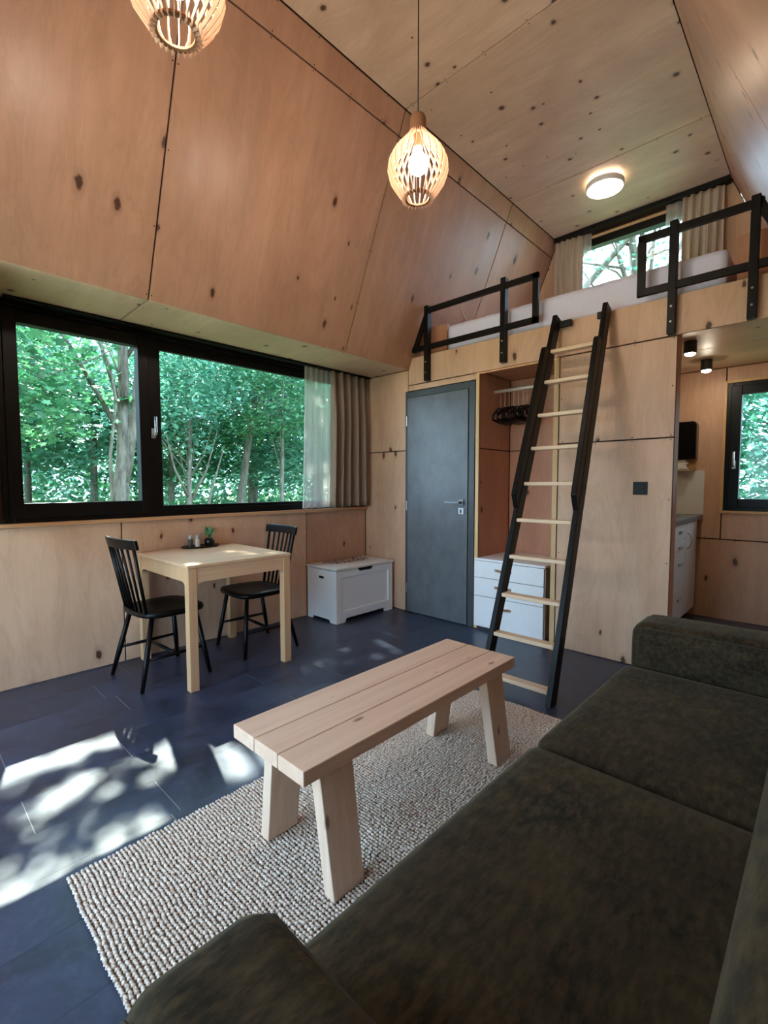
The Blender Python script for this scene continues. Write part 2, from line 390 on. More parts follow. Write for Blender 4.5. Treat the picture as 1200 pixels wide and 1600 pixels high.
# floor -------------------------------------------------------------
floor = struct('floor', B(((-0.1, Y0-0.1, -0.12), (XR+0.1, Y1+0.1, -0.0007))), plain('floor_joint', (138, 142, 150), 0.5))
PW, PL = 0.2425, 1.22; rowj = {0: -2.50, 1: -1.83, 2: -2.65, 3: -3.045, 4: -2.65}
rp = random.Random(3)
for r in range(-3, 15):
    xa, xb = max(0.525+r*PW, 0.0), min(0.525+(r+1)*PW, XR)
    if xb-xa < 0.01: continue
    j = rowj.get(r, -3+rp.random()*PL)
    y = j-PL*3
    yend = Y1 if xa > 1.99 else 0.0
    while y < yend:
        ya, yb = max(y, Y0), min(y+PL, yend)
        if yb-ya > 0.02:
            m = MB().box((-(xb-xa)/2+0.0003, -(yb-ya)/2+0.0017, -0.0055), ((xb-xa)/2-0.0003, (yb-ya)/2-0.0017, 0))
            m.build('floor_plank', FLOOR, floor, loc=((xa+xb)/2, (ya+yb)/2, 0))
        y += PL

# wall_left -----------------------------------------------------------
SILL = 0.96
WY0, WY1 = -2.89, -0.25      # window 1 extents
wl = struct('wall_left', B(((-0.12, Y0, -0.05), (-T, Y1, SILL-0.02)), ((-0.12, WY1, SILL-0.02), (-T, Y1, ZL+0.02)), ((-0.12, Y0, SILL-0.02), (-T, WY0, ZL+0.02)),
        ((-0.12, Y0, ZL+T), (LIP-0.02, Y1, ZL+0.10))), EDGE)
for a, b in ((Y0, -3.765), (-3.765, -2.274), (-2.274, -0.746), (-0.746, 0.0)):
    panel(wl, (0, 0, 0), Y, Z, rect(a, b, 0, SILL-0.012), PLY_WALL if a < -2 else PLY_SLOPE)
    for z in (0.12, 0.45, 0.8): screw_at('wall_left', (0.001, b-0.014, z), X); screw_at('wall_left', (0.001, a+0.014, z), X)
panel(wl, (0, 0, 0), Y, Z, rect(WY1, 0.0, SILL+0.02, ZL), PLY_WALL)
panel(wl, (0, 0, 0), Y, Z, rect(Y0, -2.92, SILL+0.02, ZL), PLY_WALL)
for a, b in zip(SEAMS[:-1], SEAMS[1:]):
    b = min(b, 0.0)
    if a < 0: panel(wl, (0, 0, ZL), Y, X, rect(a, b, 0.0, LIP), PLY_CEIL)
    for xx in (0.1, 0.45):
        if a < 0: screw_at('wall_left', (xx, a+0.014, ZL-0.001), -Z); screw_at('wall_left', (xx, b-0.014, ZL-0.001), -Z)
# splayed end board of the window recess
d = Vector((LIP, -0.085, 0)).normalized()
panel(wl, (0, -2.925, 0), -d, Z, rect(-LIP, 0, SILL+0.02, ZL), TRIM, name='reveal_board')
sill = struct('trim_1', B(((-0.02, -2.93, SILL-0.012), (0.034, -0.005, SILL+0.012))), TRIM_Y, bevel=0.003)

# upper slopes ---------------------------------------------------------
sl = Vector((BX-LIP, 0, BZ-ZL)); SLEN = sl.length; sl.normalize(); bl = Vector((CX-BX, 0, CZ-BZ)); BLEN = bl.length; bl.normalize()
def slope(name, mirror):
    fx = (lambda v: Vector((-v.x, v.y, v.z))) if mirror else (lambda v: Vector(v))
    px = (lambda p: (MIR(p[0]), p[1], p[2])) if mirror else (lambda p: p)
    n = Vector((sl.z, 0, -sl.x)); k = T
    def sheet(p, d, L):
        q = []
        for off in (k, 0.10):
            for yy in (Y0, Y1+0.06):
                for t_ in (0, L):
                    w = Vector((p[0], yy, p[1]))+d*t_-Vector((d.z, 0, -d.x))*off; q.append(Vector(px(tuple(w))))
        return q
    m = MB()
    for q in (sheet((LIP, ZL), sl, SLEN+0.02), sheet((BX, BZ), bl, BLEN+0.02)):
        m.hexa([q[0], q[2], q[3], q[1]], [q[4], q[6], q[7], q[5]])
    w = struct(name, m, EDGE)
    for a, b in zip(SEAMS[:-1], SEAMS[1:]):
        if not mirror:
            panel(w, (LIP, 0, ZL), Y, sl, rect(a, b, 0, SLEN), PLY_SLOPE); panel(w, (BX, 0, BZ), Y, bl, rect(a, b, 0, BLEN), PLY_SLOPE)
        else:
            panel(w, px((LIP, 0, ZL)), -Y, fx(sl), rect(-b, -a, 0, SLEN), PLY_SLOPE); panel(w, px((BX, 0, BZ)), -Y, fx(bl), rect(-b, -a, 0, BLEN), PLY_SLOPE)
        nn = fx(n)
        for yy in (a, b):
            sgn = 1 if yy == a else -1
            for t_ in (0.03, 0.38, 0.75, 1.12, 1.46):
                p = Vector((LIP, yy+sgn*0.014, ZL))+sl*t_+n*0.001; screw_at(name, px(tuple(p)), nn)
        for i in range(5):
            yy = a+(b-a)*(0.12+0.19*i)
            for t_, dd, pp in ((SLEN-0.014, sl, (LIP, ZL)), (0.014, bl, (BX, BZ)), (BLEN-0.012, bl, (BX, BZ))):
                p = Vector((pp[0], yy, pp[1]))+dd*t_+n*0.001; screw_at(name, px(tuple(p)), nn)
    return w
slope('wall_upper_left', False); slope('wall_upper_right', True)
ceil = struct('ceiling', B(((CX-0.05, Y0, CZ+T), (MIR(CX)+0.05, Y1+0.06, CZ+0.12))), EDGE)
for a, b in zip(SEAMS[:-1], SEAMS[1:]):
    panel(ceil, (0, 0, CZ), Y, X, rect(a, b, CX, MIR(CX)), PLY_CEIL)
    for i in range(6):
        xx = CX+0.06+i*(MIR(CX)-CX-0.12)/5
        screw_at('ceiling', (xx, a+0.014, CZ-0.001), -Z); screw_at('ceiling', (xx, b-0.014, CZ-0.001), -Z)

# wall_right (behind the sofa) -------------------
wr = struct('wall_right', B(((XR+T, Y0, -0.05), (XR+0.12, Y1, ZL+0.02)), ((MIR(LIP)+0.02, Y0, ZL+T), (XR+0.12, 0.02, ZL+0.10))), EDGE)
for a, b, c, e in ((Y0, -2.2, 0, ZL), (-2.2, 0, 0, ZL), (0, Y1, 0, 2.2)):
    panel(wr, (XR, 0, 0), -Y, Z, rect(-b, -a, c, e), PLY_WALL)
for a, b in ((Y0, -2.27), (-2.27, -0.776), (-0.776, 0.0)):
    panel(wr, (0, 0, ZL), Y, X, rect(a, b, MIR(LIP), XR), PLY_CEIL)

# rear gable wall with a glazed door ---------------------------------
def gable_poly(z0, z1, inset=0.0):
    def xl(z):
        if z <= ZL: return 0.0
        if z <= BZ: return LIP+(BX-LIP)*(z-ZL)/(BZ-ZL)
        return BX+(CX-BX)*(z-BZ)/(CZ-BZ)
    return xl
GX0, GX1, GZ1 = 0.30, 2.90, 2.2
wb = struct('wall_rear', MB().prism([(0, -0.05), (GX0, -0.05), (GX0, GZ1), (0, GZ1)], lambda a, b: (a, Y0-0.1, b), lambda a, b: (a, Y0, b))
      .prism([(GX1, -0.05), (XR, -0.05), (XR, ZL), (MIR(LIP), ZL), (MIR(LIP), GZ1), (GX1, GZ1)], lambda a, b: (a, Y0-0.1, b), lambda a, b: (a, Y0, b))
      .prism([(0, GZ1), (MIR(LIP), GZ1), (MIR(LIP), ZL), (MIR(BX), BZ), (MIR(CX), CZ), (CX, CZ), (BX, BZ), (LIP, ZL), (0, ZL)], lambda a, b: (a, Y0-0.1, b), lambda a, b: (a, Y0, b)), PLY_WALL)

# far gable wall (loft above, kitchen below) ---------------------------------
KW = (2.745, 3.42, 0.965, 2.06)      # kitchen window
LW = (1.30, 2.62, 2.75, 3.675)       # loft window
def holes_wall(y0, y1):
    m = MB()
    m.box((1.99, y0, -0.05), (KW[0], y1, 2.33)); m.box((KW[1], y0, -0.05), (XR, y1, 2.33)); m.box((KW[0], y0, -0.05), (KW[1], y1, KW[2])); m.box((KW[0], y0, KW[3]), (KW[1], y1, 2.33))
    p = lambda a, b: (a, y0, b); q = lambda a, b: (a, y1, b)
    m.prism([(0.6, 2.33), (LW[0], 2.33), (LW[0], CZ+0.05), (CX, CZ+0.05), (BX, BZ)], p, q)
    m.prism([(MIR(0.6), 2.33), (MIR(BX), BZ), (MIR(CX), CZ+0.05), (LW[1], CZ+0.05), (LW[1], 2.33)], p, q)
    m.box((LW[0], y0, 2.33), (LW[1], y1, LW[2])); m.box((LW[0], y0, LW[3]), (LW[1], y1, CZ+0.05))
    return m
wf = struct('wall_far', holes_wall(Y1+T, Y1+0.14), EDGE)
for pl in (rect(2.0, XR, 0, 0.71), rect(2.0, KW[0]-0.01, 0.71, 2.2), rect(KW[0]-0.01, KW[1]+0.01, 0.71, KW[2]-0.01), rect(KW[0]-0.01, KW[1]+0.01, KW[3]+0.01, 2.2), rect(KW[1]+0.01, XR, 0.71, 2.2),
           [(0.61, 2.34), (LW[0], 2.34), (LW[0], CZ), (CX, CZ), (BX, BZ)], [(LW[1], 2.34), (MIR(0.61), 2.34), (MIR(BX), BZ), (MIR(CX), CZ), (LW[1], CZ)],
           rect(LW[0], LW[1], 2.34, LW[2])):
    panel(wf, (0, Y1, 0), X, Z, pl, PLY_WALL)
panel(wf, (0, Y1-0.004, 0), X, Z, rect(LW[0], LW[1], LW[3], LW[3]+0.035), TRIM, name='header_strip')
for xx in (2.62, 2.84, 3.1, 3.35): screw_at('wall_far', (xx, Y1-0.001, 0.722), -Y); screw_at('wall_far', (xx, Y1-0.001, 0.698), -Y)

# partition (door, niche, ladder wall) ---------------------------------------
wp = struct('wall_partition', B(((0, T, 0), (0.54, 0.11, ZL)), ((0.54, T, 2.045), (1.295, 0.11, 2.2)), ((1.97, T, 0), (2.72, 0.10, 2.2)), ((1.97, 0.10, 0), (2.0, Y1, 2.2)), ((1.24, T, 0), (1.312, 0.56, 2.12)), ((1.24, 0.52, 0), (2.0, 0.58, 2.12)), ((1.24, 0.02, 2.125), (1.99, 0.56, 2.19))), EDGE)
panel(wp, (0, 0, 0), X, Z, rect(0.0, 0.54, 0, 1.508), PLY_WALL); panel(wp, (0, 0, 0), X, Z, rect(0.0, 0.568, 1.508, ZL) if False else [(0, 1.508), (0.54, 1.508), (0.54, 2.045), (0.569, 2.045), (0.569, ZL), (0, ZL)], PLY_WALL)
panel(wp, (0, 0, 0), X, Z, rect(0.569, 1.297, 2.045, ZS), PLY_WALL, name='header_board')
panel(wp, (0, 0, 0), X, Z, rect(1.99, 2.72, 0, 1.485), PLY_WALL); panel(wp, (0, 0, 0), X, Z, rect(1.99, 2.72, 1.485, ZS), PLY_WALL)
for z, xs in ((1.508, (0.2, 0.4)), (1.485, (2.02, 2.25, 2.48, 2.70)), (2.10, (0.62, 1.27, 2.02, 2.25, 2.48, 2.70))):
    for xx in xs: screw_at('wall_partition', (xx, -0.001, z+0.014), -Y); screw_at('wall_partition', (xx, -0.001, z-0.014), -Y)
for z in (0.3, 0.7, 1.1, 1.8): screw_at('wall_partition', (2.01, -0.001, z), -Y); screw_at('wall_partition', (2.70, -0.001, z), -Y)
# end edge of the partition towards the kitchen
panel(wp, (2.7205, 0, 0), Y, Z, rect(0.0, 0.10, 0, 1.485), PLY_RED, thick=0.0005, gap=0.001, bevel=0); panel(wp, (2.7205, 0, 0), Y, Z, rect(0.0, 0.10, 1.485, 2.2), PLY_RED, thick=0.0005, gap=0.001, bevel=0)
panel(wp, (2.001, 0, 0), Y, Z, rect(0.10, Y1, 0, 2.2), PLY_WALL, thick=0.001)
# niche lining
NX0, NX1, NYB = 1.328, 1.952, 0.505
for za, zb in ((0.0, 1.49), (1.49, 2.11)):
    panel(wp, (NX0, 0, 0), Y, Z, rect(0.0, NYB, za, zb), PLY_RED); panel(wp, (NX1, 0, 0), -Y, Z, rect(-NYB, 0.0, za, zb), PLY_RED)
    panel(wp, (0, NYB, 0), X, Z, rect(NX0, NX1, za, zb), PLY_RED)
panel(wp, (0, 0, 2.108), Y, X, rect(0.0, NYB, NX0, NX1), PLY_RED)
B(((1.297, -0.004, 0.0), (NX0, 0.014, ZS))).build('trim_strip', TRIM, wp, bevel=0.001)
B(((NX1, -0.004, 0.0), (1.988, 0.014, ZS))).build('trim_strip', TRIM, wp, bevel=0.001)
B(((NX0, -0.004, 2.086), (NX1, 0.014, ZS))).build('trim_strip', TRIM_Y, wp, bevel=0.001)
# bathroom behind the door: closed off
# loft -----------------------------------------------------------------------
lf = struct('floor_loft', B(((0.60, T, 2.205), (MIR(0.60), Y1, 2.335))), EDGE)
def xl(z): return LIP+(BX-LIP)*(z-ZL)/(BZ-ZL)
panel(lf, (0, 0, 0), X, Z, [(0.569, ZS), (MIR(0.569), ZS), (MIR(0.569), ZL), (MIR(xl(LOFT)), LOFT), (xl(LOFT), LOFT), (0.569, ZL)], PLY_WALL, name='fascia_board', thick=0.02)
panel(lf, (0, 0, LOFT), X, Y, rect(xl(LOFT)+0.02, MIR(xl(LOFT))-0.02, 0.02, Y1), PLY_WALL, thick=0.01)
# ceiling over the kitchen
panel(lf, (0, 0, 2.2), Y, X, rect(0.02, 0.9, 2.0, XR), PLY_CEIL, thick=0.005); panel(lf, (0, 0, 2.2), Y, X, rect(0.9, Y1, 2.0, XR), PLY_CEIL, thick=0.005)
# boxed ledges beside the mattress
for nm, pts in (('ledge_board', [(xl(LOFT)+0.005, LOFT), (0.935, LOFT), (0.935, 2.60), (xl(2.60)+0.005, 2.60)]), ('ledge_board', [(MIR(0.935)-0.005, LOFT), (MIR(xl(LOFT))-0.005, LOFT), (MIR(xl(2.62))-0.005, 2.62), (MIR(0.935)-0.005, 2.62)])):
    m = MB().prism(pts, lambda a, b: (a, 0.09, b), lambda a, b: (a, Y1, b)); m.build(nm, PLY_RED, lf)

# screw heads, one joined set per surface
for wname, lst in screws.items():
    m = MB()
    for p, n in lst:
        x = n.orthogonal().normalized(); y = n.cross(x)
        ring = [p+(x*math.cos(2*PI*k/6)+y*math.sin(2*PI*k/6))*0.0042 for k in range(6)]
        m.add(ring+[p+n*0.001], [(k, (k+1) % 6, 6) for k in range(6)])
    o = m.build('screw_heads', SCREW, bpy.data.objects[wname], fix=False); o['kind'] = 'stuff'

# windows --------------------------------------------------------------------
def ring(m, fn, a0, a1, z0, z1, w, d0, d1, wb=None, wt=None):
    """rectangular frame; fn(a, d, z) -> world"""
    wb = w if wb is None else wb; wt = w if wt is None else wt
    for (p, q, r, s_) in ((a0, a0+w, z0, z1), (a1-w, a1, z0, z1), (a0+w, a1-w, z0, z0+wb), (a0+w, a1-w, z1-wt, z1)):
        v0, v1 = fn(p, d0, r), fn(q, d1, s_); m.box(v0, v1)
    return m
def handle(parent, fn, a, z, name='window_handle'):
    m = MB(); v0, v1 = fn(a-0.014, 0.0, z-0.035), fn(a+0.014, 0.012, z+0.035); m.box(v0, v1)
    h = m.build(name, STEEL, parent, bevel=0.004)
    MB().tube([fn(a, 0.01, z-0.01), fn(a, 0.045, z-0.01), fn(a, 0.052, z+0.005), fn(a, 0.05, z+0.11)], 0.009, 8).build('lever', STEEL, h, smooth=True)
# window_1 : x=0 wall
fn1 = lambda a, d, z: (d, a, z)
w1 = struct('window_1', ring(MB(), fn1, WY0, WY1, 0.972, 2.24, 0.05, -0.09, -0.002, 0.05, 0.055), FRAME, bevel=0.003)
B(((-0.085, -2.105, 1.02), (0.0, -2.005, 2.19))).build('mullion', FRAME, w1, bevel=0.003)
ring(MB(), fn1, -2.862, -2.075, 1.0, 2.205, 0.068, -0.06, 0.012, 0.088, 0.078).build('sash', FRAME, w1, bevel=0.004)
B(((-0.034, -2.80, 1.08), (-0.028, -2.13, 2.135))).build('pane', GLASS, w1)
B(((-0.044, -2.01, 1.02), (-0.038, WY1+0.04, 2.19))).build('pane', GLASS, w1)
ring(MB(), fn1, -2.012, WY1+0.04, 1.018, 2.185, 0.02, -0.05, -0.012, 0.03, 0.05).build('glazing_bead', FRAME, w1, bevel=0.002)
B(((-0.002, -2.88, 2.2055), (0.03, -0.06, 2.240))).build('head_cover', BLACK, w1, bevel=0.003)
handle(w1, lambda a, d, z: (0.012+d, a, z), -2.058, 1.55)
# window_2 : loft
fn2 = lambda a, d, z: (a, Y1-d, z)
w2 = struct('window_2', ring(MB(), fn2, LW[0], LW[1], LW[2], LW[3], 0.07, -0.09, 0.0), FRAME, bevel=0.003)
B(((LW[0]+0.06, Y1+0.035, LW[2]+0.06), (LW[1]-0.06, Y1+0.041, LW[3]-0.06))).build('pane', GLASS, w2)
# window_3 : kitchen
w3 = struct('window_3', ring(MB(), fn2, KW[0], KW[1], KW[2], KW[3], 0.045, -0.09, 0.006), FRAME, bevel=0.003)
ring(MB(), fn2, KW[0]+0.03, KW[1]-0.03, KW[2]+0.03, KW[3]-0.03, 0.075, -0.05, 0.02).build('sash', FRAME, w3, bevel=0.004)
B(((KW[0]+0.10, Y1+0.02, KW[2]+0.10), (KW[1]-0.10, Y1+0.026, KW[3]-0.10))).build('pane', GLASS, w3)
ring(MB(), fn2, KW[0]-0.022, KW[1]+0.022, KW[2]-0.022, KW[3]+0.022, 0.022, -0.01, 0.014).build('casing', TRIM, w3, bevel=0.002)
handle(w3, lambda a, d, z: (a, Y1-0.02-d, z), KW[0]+0.068, 1.36)
# window_4 : glazed door behind the camera
fn5 = lambda a, d, z: (a, Y0+d, z)
w5 = struct('window_4', ring(MB(), fn5, GX0, GX1, 0.0, GZ1, 0.08, -0.09, 0.0), FRAME)
B((((GX0+GX1)/2-0.05, Y0-0.09, 0.08), ((GX0+GX1)/2+0.05, Y0, GZ1-0.08))).build('mullion', FRAME, w5)
for a, b in ((GX0+0.07, (GX0+GX1)/2-0.04), ((GX0+GX1)/2+0.04, GX1-0.07)): B(((a, Y0-0.05, 0.07), (b, Y0-0.044, GZ1-0.07))).build('pane', GLASS, w5)

# door_1 ----------------------------------------------------------------------
d1 = struct('door_1', B(((0.545, -0.012, 0.0), (0.575, 0.06, 2.04)), ((1.238, -0.012, 0.0), (1.293, 0.06, 2.04)), ((0.575, -0.012, 1.985), (1.238, 0.06, 2.04))), DARKGREY, bevel=0.003)
leaf = B(((0.576, -0.018, 0.008), (1.232, 0.022, 1.982))).build('door_leaf', DOORM, d1, bevel=0.003)
B(((0.56, 0.03, 0), (1.25, 0.05, 2.0))).build('rebate', SHADE_BLACK, d1)
for z in (0.23, 1.0, 1.776): MB().tube([(0.573, -0.022, z-0.045), (0.573, -0.022, z+0.045)], 0.0075, 10).build('hinge', STEEL, d1, smooth=False)
HMET = plain('dull_handle_steel', (120, 122, 124), 0.4, 0.5, 0.8)
hd = B(((1.148, -0.030, 1.018), (1.200, -0.018, 1.070))).build('handle_plate', HMET, leaf, bevel=0.002)
B(((1.166, -0.064, 1.035), (1.184, -0.028, 1.053)), ((1.035, -0.072, 1.035), (1.184, -0.060, 1.053))).build('handle_lever', HMET, leaf, bevel=0.002)
kp = B(((1.148, -0.026, 0.945), (1.200, -0.018, 0.997))).build('keyhole_plate', STEEL, leaf, bevel=0.002)
B(((1.168, -0.0275, 0.955), (1.180, -0.0255, 0.985))).build('keyhole', SHADE_BLACK, leaf)

# ================================================================== FURNITURE
# --- dining table
TX0, TX1, TY0, TY1, TZ = 0.03, 0.815, -2.195, -1.495, 0.738
tb = thing('dining_table', 'square pale oak dining table with rounded leg brackets under the wide window', 'table', ((TX0+TX1)/2, (TY0+TY1)/2, 0))
hx, hy = (TX1-TX0)/2, (TY1-TY0)/2
B(((-hx, -hy, TZ-0.018), (hx, hy, TZ))).build('tabletop', OAK_Y, tb, bevel=0.002)
lw = 0.055
for sx in (-1, 1):
    for sy in (-1, 1):
        B(((sx*(hx-0.003), sy*(hy-0.003), 0), (sx*(hx-lw), sy*(hy-lw), TZ-0.0185))).build('leg', OAK_Z, tb, bevel=0.003)
def bracket_apron(L, h, r=0.045, n=6):
    pts = [(-L/2, 0), (L/2, 0)]
    pts += [(L/2, -h-r)]+[(L/2-r+r*math.cos(-PI*0+PI/2*k/n*1.0), -h-r+r*math.sin(PI/2*k/n)) for k in range(1, n+1)]
    left = [(-p[0], p[1]) for p in pts[2:]][::-1]
    return pts+left
az = TZ-0.0185
for s in (-1, 1):
    pl = bracket_apron(2*(hy-lw), 0.085)
    MB().prism(pl, lambda a, b: (s*(hx-0.008), a, az+b), lambda a, b: (s*(hx-0.034), a, az+b)).build('apron', OAK_Y, tb, bevel=0.001)
    pl = bracket_apron(2*(hx-lw), 0.085)
    MB().prism(pl, lambda a, b: (a, s*(hy-0.008), az+b), lambda a, b: (a, s*(hy-0.034), az+b)).build('apron', OAK_Z, tb, bevel=0.001)

# --- spindle chairs (local: faces +y, origin on floor at seat centre)
def make_chair(label, loc, rz):
    t = thing('spindle_chair', label, 'chair', loc, rz, 'black spindle-back chairs at the dining table')
    # seat: dished rounded slab
    n = 28; prof = []
    def outline(k, s_):
        a = 2*PI*k/n; e = 0.55
        x = 0.215*math.copysign(abs(math.cos(a))**e, math.cos(a)); y = 0.20*math.copysign(abs(math.sin(a))**e, math.sin(a))
        x *= 1.0+0.06*y/0.2
        return x*s_, y*s_
    m = MB(); rings = [(0.90, 0.405), (0.985, 0.412), (1.0, 0.425), (0.985, 0.438), (0.93, 0.442), (0.6, 0.434), (0.25, 0.430)]
    o = []
    for s_, z in rings: o += [(*outline(k, s_), z) for k in range(n)]
    f = [tuple(range(n-1, -1, -1)), tuple((len(rings)-1)*n+k for k in range(n))]
    for i in range(len(rings)-1):
        for k in range(n): f.append((i*n+k, i*n+(k+1) % n, (i+1)*n+(k+1) % n, (i+1)*n+k))
    m.add(o, f).build('seat', BLACK_WOOD, t, smooth=True)
    feet = []
    for sx in (-1, 1):
        for sy, yy, yt in ((1, 0.185, 0.13), (-1, -0.235, -0.14)):
            top = Vector((sx*0.15, yt, 0.41)); bot = Vector((sx*0.215, yy, 0.0)); feet.append((top, bot))
            MB().tube([bot, bot.lerp(top, 0.4), top], [0.0115, 0.0165, 0.0145], 10).build('leg', BLACK_WOOD, t, smooth=True)
    def at(i, h): a, b = feet[i][0], feet[i][1]; return b.lerp(a, h)
    for i, j in ((0, 1), (2, 3)):   # side stretchers
        MB().tube([at(i, 0.42), at(i, 0.42).lerp(at(j, 0.42), 0.5), at(j, 0.42)], [0.008, 0.012, 0.008], 8).build('stretcher', BLACK_WOOD, t, smooth=True)
    MB().tube([(-0.19, -0.02, 0.172), (0, -0.02, 0.172), (0.19, -0.02, 0.172)], [0.008, 0.012, 0.008], 8).build('stretcher', BLACK_WOOD, t, smooth=True)
    # spindles and curved top rail
    def rail(u): return Vector((u*0.20, -0.235-0.030*(1-u*u), 0.0))
    for k in range(7):
        u = -0.88+k*1.76/6; a = Vector((u*0.165, -0.165-0.015*(1-u*u), 0.43)); b = rail(u)+Vector((0, 0, 0.835))
        rr = 0.0105 if k in (0, 6) else 0.0078
        MB().tube([a, a.lerp(b, 0.5), b], rr, 8).build('spindle', BLACK_WOOD, t, smooth=True)
    m = MB(); o = []; nseg = 12
    for i in range(nseg+1):
        u = -1.06+2.12*i/nseg; c = rail(u); lean = 0.012
        o += [c+Vector((0, 0.010, 0.825)), c+Vector((0, -0.010, 0.825)), c+Vector((0, -0.010-lean, 0.885)), c+Vector((0, 0.010-lean, 0.885))]
    f = [(0, 1, 2, 3), (nseg*4+3, nseg*4+2, nseg*4+1, nseg*4)]
    for i in range(nseg):
        for k in range(4): f.append((i*4+k, i*4+(k+1) % 4, (i+1)*4+(k+1) % 4, (i+1)*4+k))
    m.add(o, f).build('top_rail', BLACK_WOOD, t, bevel=0.006, seg=2)
    return t
make_chair('black spindle-back chair at the table side away from the white chest', (0.385, -2.165, 0), 0.06)
make_chair('black spindle-back chair between the dining table and the white chest', (0.37, -1.515, 0), PI-0.05)

# --- tray, shakers, plant
TT = TZ
tray = thing('serving_tray', 'small oval black tray on the dining table', 'tray', (0.09, -1.775, TT), 0)
m = MB(); n = 28; o = []
for s_, z in ((0.9, 0.0), (1.0, 0.010), (1.0, 0.013), (0.95, 0.013), (0.88, 0.005), (0.4, 0.004)):
    o += [(0.072*s_*math.cos(2*PI*k/n), 0.145*s_*math.sin(2*PI*k/n), z) for k in range(n)]
f = [tuple(range(n-1, -1, -1)), tuple(5*n+k for k in range(n))]
for i in range(5):
    for k in range(n): f.append((i*n+k, i*n+(k+1) % n, (i+1)*n+(k+1) % n, (i+1)*n+k))
m.add(o, f).build('dish', POT, tray, smooth=True)
for nm, lab, yy, xx, fill in (('pepper_shaker', 'glass pepper shaker with steel cap beside the salt on the tray', -1.842, 0.072, PEPPER), ('salt_shaker', 'glass salt shaker with steel cap beside the potted herb', -1.795, 0.082, SALT)):
    t = thing(nm, lab, 'shaker', (xx, yy, TT+0.005), 0.3)
    MB().lathe([(0.016, 0), (0.018, 0.003), (0.017, 0.045), (0.0165, 0.058)], 8).build('jar', fill, t, bevel=0.001)
    MB().lathe([(0.0175, 0.0585), (0.018, 0.066), (0.017, 0.080), (0.012, 0.084)], 12).build('cap', STEEL, t, bevel=0.001)
pt = thing('potted_herb', 'small green herb in a black pot on the tray', 'plant', (0.105, -1.715, TT+0.005))
MB().lathe([(0.026, 0), (0.034, 0.012), (0.036, 0.04), (0.030, 0.058), (0.028, 0.055), (0.031, 0.04), (0.02, 0.045)], 18).build('pot', POT, pt, smooth=True)
rr = random.Random(5)
for k in range(16):
    a = rr.random()*2*PI; L = 0.035+rr.random()*0.04; h = 0.05+rr.random()*0.055
    d_ = Vector((math.cos(a), math.sin(a), 0)); base = Vector((0, 0, 0.045)); mid = base+d_*L*0.5+Vector((0, 0, h)); tip = base+d_*L*1.15+Vector((0, 0, h*(0.35+rr.random()*0.7)))
    sd = Vector((-d_.y, d_.x, 0))*0.011
    MB().add([base, base.lerp(mid, 0.6)+sd*0.4, mid+sd, mid.lerp(tip, 0.5)+sd*0.9, tip, mid.lerp(tip, 0.5)-sd*0.9, mid-sd, base.lerp(mid, 0.6)-sd*0.4], [(0, 1, 7), (1, 2, 6, 7), (2, 3, 5, 6), (3, 4, 5)]).build('leaf', PLANTL, pt, smooth=True, fix=False)

# --- white chest
ch = thing('storage_chest', 'white wooden storage chest with lifting lid in the corner beside the grey door', 'chest', (0.215, -0.40, 0))
cx, cy = 0.20, 0.352
m = MB().box((-cx+0.006, -cy+0.014, 0.055), (cx-0.03, cy-0.014, 0.452)); m.build('body', WHITE, ch)
for s in (-1, 1):
    poly = [(-cx+0.004, 0), (-cx+0.07, 0), (-cx+0.085, 0.025), (cx-0.10, 0.025), (cx-0.085, 0), (cx-0.013, 0), (cx-0.013, 0.455), (-cx+0.004, 0.455)]
    MB().prism(poly, lambda a, b: (a, s*cy, b), lambda a, b: (a, s*(cy-0.014), b)).build('side_board', WHITE, ch, bevel=0.0012)
    hp = [(-0.036, 0.385), (-0.028, 0.374), (0.028, 0.374), (0.036, 0.385), (0.028, 0.396), (-0.028, 0.396)]
    MB().prism(hp, lambda a, b: (a, s*(cy+0.0006), b), lambda a, b: (a, s*(cy-0.01), b)).build('hand_hole', SHADE_BLACK, ch)  # dark plug paints the shade inside the hand hole
fx0, fx1 = cx-0.012, cx
fr = [(-cy, 0), (-cy+0.10, 0), (-cy+0.115, 0.035), (cy-0.115, 0.035), (cy-0.10, 0), (cy, 0), (cy, 0.455), (0.10, 0.455), (0.075, 0.425), (-0.075, 0.425), (-0.10, 0.455), (-cy, 0.455)]
def prx(poly, a0, a1): return MB().prism(poly, lambda a, b: (a0, a, b), lambda a, b: (a1, a, b))
prx(fr, fx0-0.006, fx1-0.015).build('front_board', WHITE, ch, bevel=0.001)
for a, b, c, e in ((-cy, -cy+0.055, 0, 0.455), (cy-0.055, cy, 0, 0.455)): B(((fx1-0.015, a, c), (fx1, b, e))).build('front_stile', WHITE, ch, bevel=0.0015)
prx([(-cy+0.055, 0.395), (cy-0.055, 0.395), (cy-0.055, 0.455), (0.10, 0.455), (0.075, 0.425), (-0.075, 0.425), (-0.10, 0.455), (-cy+0.055, 0.455)], fx1-0.015, fx1).build('front_rail', WHITE, ch, bevel=0.0015)
prx([(-cy+0.055, 0), (-cy+0.10, 0), (-cy+0.115, 0.035), (cy-0.115, 0.035), (cy-0.10, 0), (cy-0.055, 0), (cy-0.055, 0.10), (-cy+0.055, 0.10)], fx1-0.015, fx1).build('front_rail', WHITE, ch, bevel=0.0015)
prx([(-0.098, 0.4545), (-0.074, 0.4262), (0.074, 0.4262), (0.098, 0.4545)], fx0-0.03, fx0+0.001).build('finger_recess', SHADE_BLACK, ch)
B(((-cx+0.03, -cy+0.1, 0.001), (cx-0.03, cy-0.1, 0.05))).build('underside_shade', SHADE_BLACK, ch)  # dark block stands in for the shade under the chest
